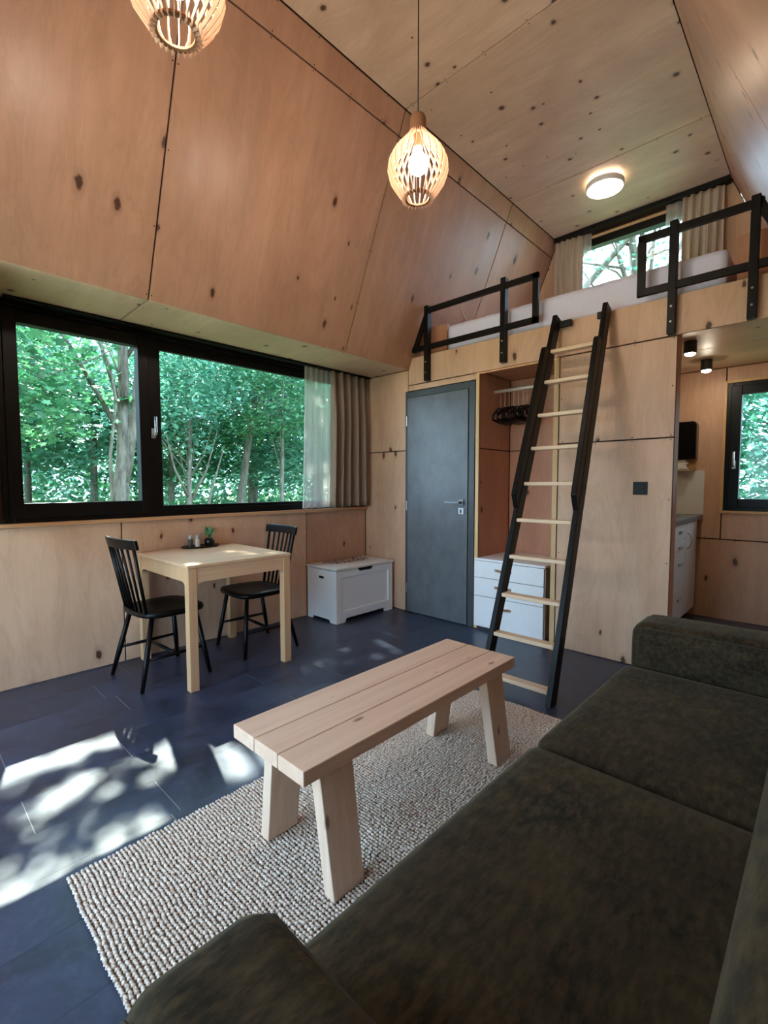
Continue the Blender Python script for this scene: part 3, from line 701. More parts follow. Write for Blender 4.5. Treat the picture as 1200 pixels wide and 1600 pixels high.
B(((-cx+0.002, -cy-0.008, 0.460), (cx+0.014, cy+0.004, 0.478))).build('lid', LIDM, ch, bevel=0.002)

# --- wardrobe drawers in the niche
dc = thing('drawer_unit', 'white drawer unit with leather strap pulls at the bottom of the niche', 'drawers', (1.612, 0.22, 0))
dx = 0.306
B(((-dx+0.004, -0.215, 0.03), (dx-0.004, 0.275, 0.565))).build('carcass', plain('carcass_beige', (176, 160, 140), 0.6), dc)
B(((-dx, -0.235, 0.572), (dx, 0.28, 0.59))).build('top_board', WHITE, dc, bevel=0.002)
for k in range(2): B(((-dx+0.05+k*0.46, -0.18, 0.0), (-dx+0.10+k*0.46, 0.2, 0.03))).build('foot', SHADE_BLACK, dc)
for za, zb in ((0.434, 0.568), (0.281, 0.429), (0.025, 0.276)):
    dr = B(((-dx, -0.236, za), (dx-0.010, -0.217, zb))).build('drawer_front', WHITE, dc, bevel=0.002)
    zc = zb-0.062 if za > 0.1 else zb-0.075; x0, x1 = -0.115, 0.032
    pts = [(x0, -0.238), (x0+0.022, -0.238), (x0+0.045, -0.252), (x1-0.045, -0.252), (x1-0.022, -0.238), (x1, -0.238)]
    m = MB(); o = []
    for px_, py_ in pts: o += [(px_, py_, zc-0.010), (px_, py_, zc+0.010)]
    m.add(o, [(2*i, 2*i+2, 2*i+3, 2*i+1) for i in range(5)]).build('strap_pull', LEATHER, dr, solid=0.003, bevel=0)
    for xx in (x0+0.010, x1-0.010): MB().lathe([(0.005, 0), (0.005, 0.002), (0.003, 0.003)], 8).build('bolt', STEEL, dr).matrix_basis = Matrix.Translation((xx, -0.2395, zc)) @ Matrix.Rotation(PI/2, 4, 'X')

# --- hanging rail and hangers
rl = tag(MB().tube([(NX0-0.002, 0.235, 1.972), (NX1+0.002, 0.235, 1.972)], 0.0125, 14).build('hanging_rail', RODM, smooth=True), 'pale metal clothes rail across the niche above the drawers', 'rail')
def make_hanger():
    t = thing('clothes_hanger', 'slim black clothes hanger hanging from the niche rail', 'hanger', (0, 0, 0), 0, 'black hangers on the niche rail')
    hk = [Vector((0, 0, 1.80)), Vector((0, 0, 1.85)), Vector((0, 0, 1.905))]
    hk += [Vector((0, 0.0165*math.cos(a)-0.0165*0, 1.972+0.0165*math.sin(a))) for a in [math.radians(q) for q in range(-20, 200, 20)]]
    hk[2] = Vector((0, 0.004, 1.93))
    MB().tube(hk, 0.0018, 6).build('hook', STEEL, t, smooth=True)
    arm = [Vector((0, s*0.0+0, 0)) for s in ()]
    pts = [(-0.205, 1.700), (-0.212, 1.712), (-0.205, 1.730), (-0.16, 1.762), (-0.09, 1.795), (-0.03, 1.812), (0, 1.818), (0.03, 1.812), (0.09, 1.795), (0.16, 1.762), (0.205, 1.730), (0.212, 1.712), (0.205, 1.700)]
    m = MB(); m.tube([(0, a, b) for a, b in pts]+[(0, 0, 1.694), (0, -0.205, 1.700)], 0.0085, 6); m.build('shoulders', BLACK_WOOD, t, smooth=True)
    MB().tube([(0, -0.10, 1.786), (0, -0.085, 1.70)], 0.006, 6).build('strut', BLACK_WOOD, t); MB().tube([(0, 0.10, 1.786), (0, 0.085, 1.70)], 0.006, 6).build('strut', BLACK_WOOD, t)
    return t
h0 = make_hanger(); hr = random.Random(2)
for k in range(8):
    h = h0 if k == 0 else copy_tree(h0)
    h['label'] = 'slim black hanger on the niche rail, %s' % ('closest to the grey door', 'second from the grey door', 'third from the grey door', 'fourth from the grey door', 'fifth from the grey door', 'third from the ladder side', 'second from the ladder side', 'closest to the ladder side')[k]
    h.location = (1.392+k*0.040, 0.225, 0.012); h.rotation_euler = (0, 0, 0.16+hr.uniform(-0.09, 0.09))

# --- light switch
sw = thing('light_switch', 'square black light switch on the plywood wall beside the ladder', 'switch', (2.537, 0, 1.17))
B(((-0.042, -0.009, -0.042), (0.042, -0.0012, 0.042))).build('plate', BLACK, sw, bevel=0.002); B(((-0.028, -0.0125, -0.028), (0.028, -0.009, 0.028))).build('rocker', BLACK, sw, bevel=0.002)

# --- ladder
la = thing('loft_ladder', 'black ladder with pale wooden treads leaning against the loft edge', 'ladder', (2.16, -0.92, 0))
O = Vector((2.16, -0.92, 0)); ldir = Vector((0, 0.87, 2.36)).normalized(); lnrm = Vector((0, -2.36, 0.87)).normalized()
def lp(x, z, off=0.0): return Vector((x, -0.92+0.87*z/2.36, z))+lnrm*off-O
def rail_x(side, z): return (1.958+(1.985-1.958)*z/2.36) if side < 0 else (2.376+(2.319-2.376)*z/2.36)
for s in (-1, 1):
    m = MB(); c = []
    for z in (0.0, 2.36):
        x = rail_x(s, z)
        c.append([lp(x-0.016, z, -0.04), lp(x+0.016, z, -0.04), lp(x+0.016, z, 0.04), lp(x-0.016, z, 0.04)])
    for i in (0, 1): c[0][i] = c[0][i]
    for q in c[0]: q.z = 0.0
    m.hexa(c[0], c[1]); m.build('side_rail', BLACK_WOOD, la, bevel=0.003)
    m = MB(); prof = [(1.03, 0.042), (1.10, 0.105), (2.07, 0.105), (2.09, 0.098), (2.09, 0.042)]
    m.prism(prof, lambda z, o_: lp(rail_x(s, z)-0.016, z, o_), lambda z, o_: lp(rail_x(s, z)+0.016, z, o_)); m.build('rail_extension', BLACK_WOOD, la, bevel=0.003)
    m = MB(); x = rail_x(s, 2.3); dx_ = 0.085 if s < 0 else -0.05
    m.box(Vector((x, -0.052, 2.292))-O, Vector((x+dx_+0.014*(1 if s < 0 else -1), -0.022, 2.334))-O)
    m.build('wall_bracket', BLACK, la, bevel=0.002)
    hk = B((Vector((x-0.014, -0.06, 2.30))-O, Vector((x+0.014, -0.0215, 2.325))-O)); hk.build('hook_plate', BLACK, la, bevel=0.002)
for k, z in enumerate((0.066, 0.292, 0.517, 0.745, 0.970, 1.200, 1.430, 1.652, 1.882, 2.102)):
    xa, xb = rail_x(-1, z)+0.0162, rail_x(1, z)-0.0162; p = lp(0, z)
    m = B(((xa, p.y-0.035, z-0.012), (xb, p.y+0.03, z+0.012))); m.v = [(v[0]-O.x, v[1], v[2]) for v in m.v]
    m.build('tread', PINE_X, la, bevel=0.006, seg=3)

# --- loft guard rails
def guard(label, outline, posts, name='guard_rail'):
    t = thing(name, label, 'railing', (sum(p for p, _, _ in posts)/len(posts), -0.03, ZS)); O_ = t.location.copy()
    m = MB(); n = len(outline)
    for i in range(n):
        a = Vector((outline[i][0], -0.034, outline[i][1]))-O_; b = Vector((outline[(i+1) % n][0], -0.034, outline[(i+1) % n][1]))-O_
        dd = (b-a).normalized()*0.022
        MB().beam(a-dd, b+dd, 0.028, 0.038, (0, 1, 0)).build('bar', BLACK, t) if False else m.beam(a-dd, b+dd, 0.044, 0.026, (0, 1, 0))
    m.build('frame', BLACK, t, bevel=0.002)
    for x, z0, z1 in posts:
        p = B((Vector((x-0.021, -0.054, z0))-O_, Vector((x+0.021, -0.0215 if False else -0.003, z1))-O_)); po = p.build('post', BLACK, t, bevel=0.002)
        for z in (z0+0.07, z0+0.16):
            b = MB().lathe([(0.0065, 0), (0.0065, 0.003), (0.004, 0.005)], 10).build('bolt', STEEL, po); b.matrix_basis = Matrix.Translation(Vector((x, -0.054, z))-O_) @ Matrix.Rotation(PI/2, 4, 'X')
    return t
guard('black steel guard rail with slanted end between the roof slope and the ladder', [(0.675, 2.392), (0.825, 2.705), (1.815, 2.705), (1.815, 2.392)], [(0.812, ZS+0.004, 2.745), (1.556, 2.132, 2.765)])
guard('black steel guard rail on the loft edge above the kitchen opening', [(2.515, 2.390), (2.515, 2.715), (3.09, 2.715), (3.24, 2.390)], [(2.688, ZS+0.004, 2.765), (3.075, ZS+0.004, 2.755)])

# --- mattress
def puffbox(hx_, hy_, hz_, r, n=(16, 16, 6), puff=0.0, jitter=0.0, seed=0, crown=(0, 0)):
    """rounded cushion block, centred"""
    m = MB(); idx = {}; rr_ = random.Random(seed)
    def pt(i, j, k):
        key = (i, j, k)
        if key in idx: return idx[key]
        p = Vector((hx_*(2*i/n[0]-1), hy_*(2*j/n[1]-1), hz_*(2*k/n[2]-1)))
        q = Vector([max(-h+r, min(h-r, c)) for c, h in zip(p, (hx_, hy_, hz_))]); dlt = p-q
        if dlt.length > 1e-9: p = q+dlt.normalized()*r
        w = max(0, 1-(p.x/hx_)**2)*max(0, 1-(p.y/hy_)**2)
        p.z += puff*w*(1 if k > n[2]/2 else -0.3)
        if jitter: p += Vector((rr_.uniform(-1, 1), rr_.uniform(-1, 1), rr_.uniform(-1, 1)))*jitter
        idx[key] = len(m.v); m.v.append(tuple(p)); return idx[key]
    for a in range(3):
        b, c = (a+1) % 3, (a+2) % 3
        for side in (0, n[a]):
            for i in range(n[b]):
                for j in range(n[c]):
                    def g(u, w):
                        k = [0, 0, 0]; k[a] = side; k[b] = u; k[c] = w; return pt(*k)
                    q = (g(i, j), g(i+1, j), g(i+1, j+1), g(i, j+1))
                    m.f.append(q if side else q[::-1])
    return m
mt = thing('mattress', 'loft mattress in a white fitted sheet behind the guard rails', 'mattress', (1.945, 0.82, LOFT))
puffbox(0.998, 0.745, 0.112, 0.03, (40, 24, 6), 0.006, 0.0025, 3).build('sheet', SHEET, mt, smooth=True, loc=(0, 0, 0.118))

# --- bench coffee table
bt = thing('coffee_bench', 'low pine plank coffee table with splayed legs on the jute rug', 'coffee table', (2.272, -2.05, 0.014))
bw, bl2 = 0.184, 0.572
for k in range(3):
    a = -bw+k*2*bw/3; B(((a+0.0016, -bl2, 0.383), (a+2*bw/3-0.0016, bl2, 0.427))).build('plank', PINE_Y, bt, bevel=0.003, seg=2)
B(((-bw+0.02, -bl2+0.10, 0.3735), (bw-0.02, -bl2+0.20, 0.3825)), ((-bw+0.02, bl2-0.20, 0.3735), (bw-0.02, bl2-0.10, 0.3825))).build('batten', PINE_Y, bt)
for sx in (-1, 1):
    for ya in (-0.475, 0.418):
        xo, xi = sx*0.190, sx*0.146; to, ti = sx*0.138, sx*0.094
        MB().hexa([(xi, ya, 0), (xo, ya, 0), (xo, ya+0.118, 0), (xi, ya+0.118, 0)], [(ti, ya-0.01, 0.3735), (to, ya-0.01, 0.3735), (to, ya+0.118, 0.3735), (ti, ya+0.118, 0.3735)]).build('leg', PINE_Z, bt, bevel=0.003)

# --- rug
RX0, RX1, RY0, RY1 = 1.80, 2.98, -3.025, -1.045
rug = thing('jute_rug', 'chunky woven natural jute rug under the pine coffee table', 'rug', ((RX0+RX1)/2, (RY0+RY1)/2, 0))
rhx, rhy = (RX1-RX0)/2, (RY1-RY0)/2
B(((-rhx+0.004, -rhy+0.004, 0.0005), (rhx-0.004, rhy-0.004, 0.006))).build('backing', RUGB, rug)
du, dv = 0.0118, 0.0125
nx, ny = int(2*rhx/du), int(2*rhy/dv)
gx, gy = np.meshgrid(np.arange(nx), np.arange(ny), indexing='ij'); gx = gx.ravel(); gy = gy.ravel(); N = len(gx)
cxs = -rhx+(gx+0.5)*du+0.0022*np.sin(gy*0.9+gx*0.05)+RNG.normal(0, 0.0011, N); cys = -rhy+(gy+0.5)*dv+0.002*np.sin(gx*0.35)+RNG.normal(0, 0.0009, N)
hh = 0.0125+RNG.normal(0, 0.0011, N); lx = du*0.60; ly = dv*0.47; tw = np.where(gy % 2 == 0, 1, 1)*0.0024
V = np.zeros((N, 9, 3)); 
base = [(-lx, 0, 0.35), (0, -ly, 0.35), (lx, 0, 0.35), (0, ly, 0.35), (-lx*0.55, -ly*0.45, 0.9), (lx*0.55, -ly*0.45, 0.9), (lx*0.55, ly*0.45, 0.9), (-lx*0.55, ly*0.45, 0.9), (0, 0, 1.0)]
for i, (a, b, c) in enumerate(base):
    V[:, i, 0] = cxs+a; V[:, i, 1] = cys+b+tw*a/lx*1.0; V[:, i, 2] = 0.003+hh*c*0.85
tri = [(0, 1, 4), (1, 2, 5), (2, 3, 6), (3, 0, 7), (1, 5, 4), (2, 6, 5), (3, 7, 6), (0, 4, 7), (4, 5, 8), (5, 6, 8), (6, 7, 8), (7, 4, 8)]
def np_mesh(name, verts, faces, mat, parent, smooth=True):
    me = bpy.data.meshes.new(name); nv = len(verts); nf, k = faces.shape
    me.vertices.add(nv); me.vertices.foreach_set('co', verts.astype(np.float32).ravel())
    me.loops.add(nf*k); me.loops.foreach_set('vertex_index', faces.astype(np.int32).ravel())
    me.polygons.add(nf); me.polygons.foreach_set('loop_start', np.arange(0, nf*k, k, dtype=np.int32))
    me.polygons.foreach_set('use_smooth', np.full(nf, smooth)); me.update(calc_edges=True); me.validate()
    me.materials.append(mat); o = bpy.data.objects.new(name, me); COL.objects.link(o)
    if parent: o.parent = parent
    return o
F = (np.array(tri)[None]+(np.arange(N)*9)[:, None, None]).reshape(-1, 3)
o = np_mesh('woven_loops', V.reshape(-1, 3), F, RUGM, rug); o['kind'] = 'stuff'

# --- sofa
so = thing('velvet_sofa', 'dark olive velvet two-seat sofa facing the wide window', 'sofa', (3.33, -2.08, 0)); SO = Vector((3.33, -2.08, 0))
def sbox(name, a, b, r, n, puff=0, mat=VELVET, parent=so, rot=None, jit=0.0):
    a, b = Vector(a), Vector(b); c = (a+b)/2-SO; h = (b-a)/2
    o = puffbox(abs(h.x), abs(h.y), abs(h.z), r, n, puff, jit).build(name, mat, parent, smooth=True, loc=c)
    if rot: o.rotation_euler = rot
    return o
sbox('base', (2.84, -2.97, 0.05), (3.86, -1.19, 0.262), 0.02, (8, 12, 4))
c1 = sbox('seat_cushion', (2.805, -2.985, 0.255), (3.48, -2.032, 0.432), 0.045, (20, 26, 8), 0.012)
c2 = sbox('seat_cushion', (2.805, -2.028, 0.255), (3.48, -1.175, 0.432), 0.045, (20, 26, 8), 0.010)
a1 = sbox('armrest', (2.855, -3.205, 0.05), (3.86, -2.988, 0.622), 0.055, (26, 12, 14), 0.008)
a2 = sbox('armrest', (2.825, -1.172, 0.05), (3.86, -0.905, 0.605), 0.055, (26, 12, 14), 0.008)
b1 = sbox('back_cushion', (3.362, -2.985, 0.40), (3.60, -2.06, 0.80), 0.09, (12, 24, 14), 0.0, rot=(0, 0.13, 0))
b2 = sbox('back_cushion', (3.362, -2.05, 0.40), (3.60, -1.175, 0.80), 0.09, (12, 24, 14), 0.0, rot=(0, 0.13, 0))
sbox('back_frame', (3.62, -3.0, 0.25), (3.86, -1.16, 0.78), 0.05, (8, 20, 10))
def pip(pts, par):
    MB().tube([Vector(p)-SO-par.location for p in pts], 0.0032, 6).build('piping', PIPING, par, smooth=True)
for ar, yin, yout, x0_, dz in ((a1, -2.988, -3.205, 2.855, 0.017), (a2, -1.172, -0.905, 2.825, 0.0)):
    for yy in (yin, yout):
        q = 1 if yy > (yin+yout)/2 else -1; yp = yy-q*0.016
        pip([(x0_+0.016, yp, 0.10), (x0_+0.016, yp, 0.54+dz), (x0_+0.024, yp, 0.575+dz), (x0_+0.045, yp, 0.588+dz), (3.3, yp, 0.590+dz), (3.8, yp, 0.588+dz)], ar)
for k, (xx, yy) in enumerate(((2.9, -3.15), (2.9, -1.0), (3.78, -3.15), (3.78, -1.0))): MB().lathe([(0.02, 0), (0.026, 0.05)], 12, (xx-SO.x, yy-SO.y, 0)).build('foot', BLACK_WOOD, so)

# --- pendant lamps
def make_pendant(label, loc):
    t = thing('pendant_lamp', label, 'pendant lamp', loc, 0, 'slatted wooden pendant lamps on black cords')   # origin at ceiling
    zr = 2.545-CZ; zt = 2.845-CZ; H = zt-zr
    def rad(u): # u 0..1 bottom->top
        P_ = [(0, 0.066), (0.12, 0.095), (0.28, 0.125), (0.42, 0.136), (0.56, 0.131), (0.70, 0.108), (0.84, 0.072), (0.94, 0.044), (1.0, 0.034)]
        for (u0, r0), (u1, r1) in zip(P_[:-1], P_[1:]):
            if u <= u1: f_ = (u-u0)/(u1-u0); return r0+(r1-r0)*(f_*f_*(3-2*f_)*0.25+f_*0.75)
        return P_[-1][1]
    nsl = 26; NS = 18
    m = MB(); o = []
    for i in range(NS+1):
        u = -0.035+1.035*i/NS; r = rad(max(u, 0)); w = 0.016; th = 0.0016; z = zr+H*u
        o += [(r-w/2, -th, z), (r+w/2, -th, z), (r+w/2, th, z), (r-w/2, th, z)]
    f = [(3, 2, 1, 0), tuple(NS*4+k for k in range(4))]
    for i in range(NS):
        for k in range(4): f.append((i*4+k, i*4+(k+1) % 4, (i+1)*4+(k+1) % 4, (i+1)*4+k))
    m.add(o, f); s0 = m.build('slat', SLAT, t); 
    for k in range(1, nsl):
        c = s0.copy(); COL.objects.link(c); c.rotation_euler = (0, 0, 2*PI*k/nsl)
    def ringm(r0, r1, z0, z1, name):
        m = MB(); n = 40; o = []
        for r, z in ((r0, z0), (r1, z0), (r1, z1), (r0, z1)): o += [(r*math.cos(2*PI*k/n), r*math.sin(2*PI*k/n), z) for k in range(n)]
        m.add(o, [(i*n+k, i*n+(k+1) % n, ((i+1) % 4)*n+(k+1) % n, ((i+1) % 4)*n+k) for i in range(4) for k in range(n)]); return m.build(name, CAPW, t)
    ringm(0.052, 0.068, zr-0.001, zr+0.007, 'bottom_ring'); ringm(0.012, 0.036, zt-0.012, zt-0.004, 'top_ring')
    MB().lathe([(0.037, zt), (0.037, zt+0.058), (0.033, zt+0.070), (0.022, zt+0.075)], 24).build('cap', CAPW, t, smooth=False)
    MB().lathe([(0.02, zt-0.07), (0.021, zt-0.012)], 16).build('socket', CAPW, t)
    zb = zt-0.145
    bp = [(0.004, zb-0.046)]+[(0.046*math.sin(a), zb-0.046*math.cos(a)) for a in [PI*k/12 for k in range(1, 9)]]+[(0.030, zb+0.040), (0.018, zb+0.072)]
    MB().lathe(bp, 20).build('bulb', BULB, t, smooth=True)
    MB().tube([(0, 0, zt+0.07), (0, 0, -0.02)], 0.0028, 8).build('cord', CORD, t, smooth=True)
    MB().lathe([(0.05, -0.026), (0.05, -0.001)], 24).build('ceiling_rose', BLACK, t, bevel=0.003)
    return t
make_pendant('slatted egg-shaped wooden pendant lamp hanging in front of the roof seam', (1.96, -1.557, CZ))
make_pendant('slatted wooden pendant lamp cut off by the top edge of the picture', (1.96, -2.69, CZ))

# --- round ceiling lamp
cl_ = thing('ceiling_lamp', 'round flat glowing lamp on the sloping-roof room ceiling above the loft', 'lamp', (1.935, 0.955, CZ))
MB().lathe([(0.11, -0.030), (0.11, -0.002)], 40).build('base', WHITE, cl_)
MB().lathe([(0.146, -0.074), (0.150, -0.070), (0.150, -0.034), (0.146, -0.030)], 48).build('rim', WHITE, cl_)
MB().lathe([(0.05, -0.088), (0.11, -0.084), (0.138, -0.0755), (0.138, -0.0745)], 48).build('diffuser', CLAMP, cl_, smooth=True)
MB().lathe([(0.128, -0.0295), (0.130, -0.028), (0.128, -0.0265)], 40).build('back_light', CLAMP, cl_)

# --- kitchen spots
for i, (xx, yy, lab) in enumerate(((2.668, 0.60, 'black cylinder ceiling spotlight nearer the loft edge over the kitchen'), (2.655, 1.27, 'black cylinder ceiling spotlight nearer the kitchen window wall'))):
    t = thing('spotlight', lab, 'spotlight', (xx, yy, 2.2), 0, 'black spotlights over the kitchen')
    MB().lathe([(0.036, -0.085), (0.040, -0.083), (0.040, -0.001)], 28).build('housing', plain('spot_housing', (46, 46, 46), 0.5), t, bevel=0.002)
    MB().lathe([(0.018, -0.100), (0.030, -0.094), (0.033, -0.0855), (0.033, -0.0851)], 24).build('lens', SPOTE, t, smooth=True)

# --- curtains
def curtain(name, label, mat, pt0, pt1, z0, z1, folds, amp, flare0=0.0, flare1=0.0, seed=1, group=None, thick=0.002):
    """hung along pt0->pt1 (xy); flare widens the bottom"""
    rr_ = random.Random(seed); nu, nv = folds*10, 18; p0 = Vector((*pt0, 0)); p1 = Vector((*pt1, 0)); d_ = (p1-p0); L = d_.length; d_.normalize(); nrm = Vector((d_.y, -d_.x, 0))
    ph = [rr_.uniform(-0.5, 0.5) for _ in range(folds+2)]; am = [rr_.uniform(0.6, 1.25) for _ in range(folds+2)]
    o = []; mid = (p0+p1)/2; base = Vector((mid.x, mid.y, z0))
    for j in range(nv+1):
        v = j/nv; z = z1+(z0-z1)*v
        for i in range(nu+1):
            u = i/nu; k = u*folds; q = int(min(k, folds)); fr_ = k-q
            a = am[q]*(1-fr_)+am[q+1]*fr_; p_ = ph[q]*(1-fr_)+ph[q+1]*fr_
            w = amp*a*(0.45+0.55*min(1, v*3))
            s_ = u*L+(flare1*u*v-flare0*(1-u)*v)+0.012*math.sin(2*PI*(k+0.3))*v
            c = p0+d_*s_+nrm*(w*math.sin(2*PI*k+p_*v*1.6)+0.006*math.sin(5*u+3*v))
            o.append(Vector((c.x, c.y, z+(0.004*math.sin(2*PI*k) if j == nv else 0)))-base)
    f = [(j*(nu+1)+i, j*(nu+1)+i+1, (j+1)*(nu+1)+i+1, (j+1)*(nu+1)+i) for j in range(nv) for i in range(nu)]
    ob = MB().add(o, f).build(name, mat, None, smooth=True, fix=False, solid=thick); ob.location = base
    return tag(ob, label, 'curtain', group)
curtain('linen_curtain', 'gathered taupe linen curtain at the corner end of the wide window', LINEN, (0.085, -0.52), (0.085, -0.035), 0.985, 2.225, 5, 0.052, 0.02, 0.0, 4)
curtain('sheer_curtain', 'thin white sheer curtain overlapping the wide window pane', SHEER, (0.070, -0.80), (0.070, -0.50), 0.985, 2.222, 5, 0.020, 0.05, 0.0, 9, thick=0.0)
ctr = tag(B(((0.045, -2.86, 2.226), (0.105, -0.03, 2.2425))).build('curtain_track', BLACK, bevel=0.002), 'black curtain track along the top of the wide window', 'curtain track')
yc = Y1-0.07
curtain('linen_curtain', 'cream linen curtain on the roof-slope side of the loft window', LINEN_L, (1.215, yc), (1.50, yc), 2.72, 3.735, 5, 0.030, 0, 0, 6)
curtain('sheer_curtain', 'narrow sheer curtain beside the cream linen at the loft window, near the ladder', SHEER, (1.46, yc+0.025), (1.575, yc+0.025), 2.72, 3.735, 2, 0.014, 0, 0, 3, thick=0.0)
curtain('linen_curtain', 'cream linen curtain behind the guard rail above the kitchen opening', LINEN_L, (2.37, yc), (2.675, yc), 2.72, 3.735, 5, 0.034, 0, 0, 11)
curtain('sheer_curtain', 'sheer curtain beside the cream linen behind the guard rail above the kitchen', SHEER, (2.235, yc+0.025), (2.39, yc+0.025), 2.72, 3.735, 2, 0.016, 0, 0, 5, thick=0.0)
tag(B(((1.212, Y1-0.105, 3.718), (2.712, Y1-0.035, 3.763))).build('curtain_track', BLACK, bevel=0.002), 'black curtain track under the ceiling above the loft window', 'curtain track')
# thin cable on the slope above the mattress
def on_slope(y, z): return Vector((xl(z)+0.006, y, z))
cb = tag(MB().tube([on_slope(0.55+0.0*k, 2.66) if k == 0 else on_slope(0.55+0.10*math.sin(k*0.5), 2.66+k*0.022) for k in range(10)], 0.004, 6).build('lamp_cable', WCABLE, smooth=True), 'thin pale cable fixed to the slope above the loft mattress', 'cable')

# --- kitchen
def kx(v): return v
kc = 2.575
def kunit(label, y0_, y1_, kind):
    t = thing('base_cabinet', label, 'cabinet', (2.30, (y0_+y1_)/2, 0), 0, 'kitchen base cabinets'); h = (y1_-y0_)/2; f0 = kc-2.30
    B(((-0.29, -h+0.002, 0.10), (f0-0.019, h-0.002, 0.878))).build('carcass', KITCH, t); B(((-0.29, -h+0.002, 0.0), (f0-0.07, h-0.002, 0.099))).build('plinth', SHADE_BLACK, t)
    if kind == 'door':
        dr = B(((f0-0.018, -h+0.003, 0.105), (f0, h-0.003, 0.874))).build('cabinet_door', KITCH, t, bevel=0.002)
        yy = -h+0.06
        MB().tube([(f0, yy, 0.66), (f0+0.018, yy, 0.67), (f0+0.034, yy, 0.725), (f0+0.018, yy, 0.78), (f0, yy, 0.79)], 0.005, 8).build('handle', STEEL, dr, smooth=True)
    else:
        for za, zb in ((0.105, 0.33), (0.334, 0.62), (0.624, 0.75), (0.754, 0.874)):
            dr = B(((f0-0.018, -h+0.003, za), (f0, h-0.003, zb))).build('drawer_front', KITCH, t, bevel=0.002)
            zc = zb-0.06
            B(((f0, -0.05, zc-0.008), (f0+0.018, 0.05, zc+0.012))).build('cup_pull', LEATHER if False else STEEL, dr, bevel=0.004)
    return t
kunit('white kitchen cabinet with a bow handle at the far gable wall', 1.17, 1.60, 'door'); kunit('white kitchen drawer stack between the two bow-handled cabinets', 0.77, 1.17, 'drawers'); kunit('white kitchen cabinet nearest the plywood partition', 0.20, 0.77, 'door')
tag(B(((2.003, 0.105, 0.885), (2.60, Y1-0.002, 0.922))).build('worktop', COUNTER, bevel=0.002), 'dark grey kitchen worktop above the white cabinets', 'worktop')
hb = thing('cooking_hob', 'flat black glass hob set on the grey worktop', 'hob', (2.32, 1.15, 0.9225)); B(((-0.16, -0.26, 0), (0.16, 0.26, 0.008))).build('glass_top', GLASSBLK, hb, bevel=0.003); B(((-0.165, -0.265, 0.0), (0.165, 0.265, 0.004))).build('rim', STEEL, hb)
tag(B(((2.003, Y1-0.010, 0.923), (2.603, Y1-0.0005, 1.318))).build('splashback', SPLASH, bevel=0.001), 'white splashback panel on the gable wall above the worktop', 'splashback')
ds = thing('towel_dispenser', 'black wall-mounted paper towel dispenser beside the kitchen window', 'dispenser', (2.43, Y1, 1.42))
pl = [(-0.13, 0.0), (0.118, 0.0), (0.118, 0.30), (0.108, 0.325), (0.09, 0.332), (-0.13, 0.332)]
MB().prism(pl, lambda a, b: (a, -0.105, b), lambda a, b: (a, -0.001, b)).build('cover', plain('dispenser_black', (12, 12, 13), 0.18), ds, bevel=0.008)
MB().prism([(-0.13, -0.11), (0.085, -0.11), (0.108, -0.085), (0.118, -0.02), (0.118, -0.002), (-0.13, -0.002)], lambda a, b: (a, -0.03, b), lambda a, b: (a, -0.001, b)).build('back_plate', TRIM, ds)
B(((-0.13, -0.10, -0.105), (0.07, -0.031, -0.088))).build('tray', plain('tray_grey', (176, 172, 160), 0.5), ds)
for k in range(4): tag(B(((2.31+0.004*k, Y1-0.096+0.003*k, 1.3325+k*0.020), (2.485-0.012*(k % 2), Y1-0.034, 1.350+k*0.020))).build('paper_towel', PAPER, bevel=0.003), ('white folded paper towel at the bottom of the stack under the black dispenser', 'white folded paper towel second from the bottom under the black dispenser', 'white folded paper towel second from the top under the black dispenser', 'white folded paper towel topmost of the stack under the black dispenser')[k], 'paper towel', 'folded paper towels under the dispenser')

# ================================================================== OUTSIDE
GZ = -0.45
tag(B(((-60, -50, GZ-0.3), (60, 60, GZ))).build('ground', GROUND), kind='structure')
tag(B(((-2.5, -9.5, GZ), (7.5, Y0-0.1, -0.06))).build('added_bounce_terrace', plain('bounce_gravel', (206, 198, 184), 0.9, 0.1, var=0.1)), kind='structure')  # added unseen pale slab, bounces sunlight up to the ceiling and slopes
LEAF_LOBED = np.array([(0, -0.5), (0.16, -0.18), (0.5, -0.22), (0.30, 0.06), (0.46, 0.34), (0.16, 0.26), (0, 0.62), (-0.16, 0.26), (-0.46, 0.34), (-0.30, 0.06), (-0.5, -0.22), (-0.16, -0.18)])
LEAF_KITE = np.array([(0, -0.55), (0.36, 0.0), (0, 0.6), (-0.36, 0.0)])
def leaves(centers, size, shape, rng, tilt=0.55):
    n = len(centers); k = len(shape)
    nrm = np.stack([rng.normal(0, tilt, n), rng.normal(0, tilt, n), np.ones(n)], 1); nrm /= np.linalg.norm(nrm, axis=1, keepdims=True)
    a = rng.uniform(0, 2*PI, n); t0 = np.stack([np.cos(a), np.sin(a), np.zeros(n)], 1); t0 -= nrm*(t0*nrm).sum(1, keepdims=True); t0 /= np.linalg.norm(t0, axis=1, keepdims=True)
    t1 = np.cross(nrm, t0); s_ = (size*rng.uniform(0.65, 1.25, n))[:, None, None]
    V_ = centers[:, None, :]+s_*(shape[None, :, 0:1]*t0[:, None, :]+shape[None, :, 1:2]*t1[:, None, :])
    V_[:, :, :] -= (s_*0.25*np.abs(shape[None, :, 0:1]))*nrm[:, None, :]
    return V_.reshape(-1, 3), np.arange(n*k).reshape(n, k)
def cluster_points(rng, n_cl, per, center, rad, spread, keep=None):
    d_ = rng.normal(0, 1, (n_cl, 3)); d_ /= np.linalg.norm(d_, axis=1, keepdims=True); r = rng.uniform(0.25, 1, (n_cl, 1))**0.6
    c = np.array(center)+d_*r*np.array(rad)
    p = np.repeat(c, per, 0)+rng.normal(0, 1, (n_cl*per, 3))*np.array(spread)
    return p, c
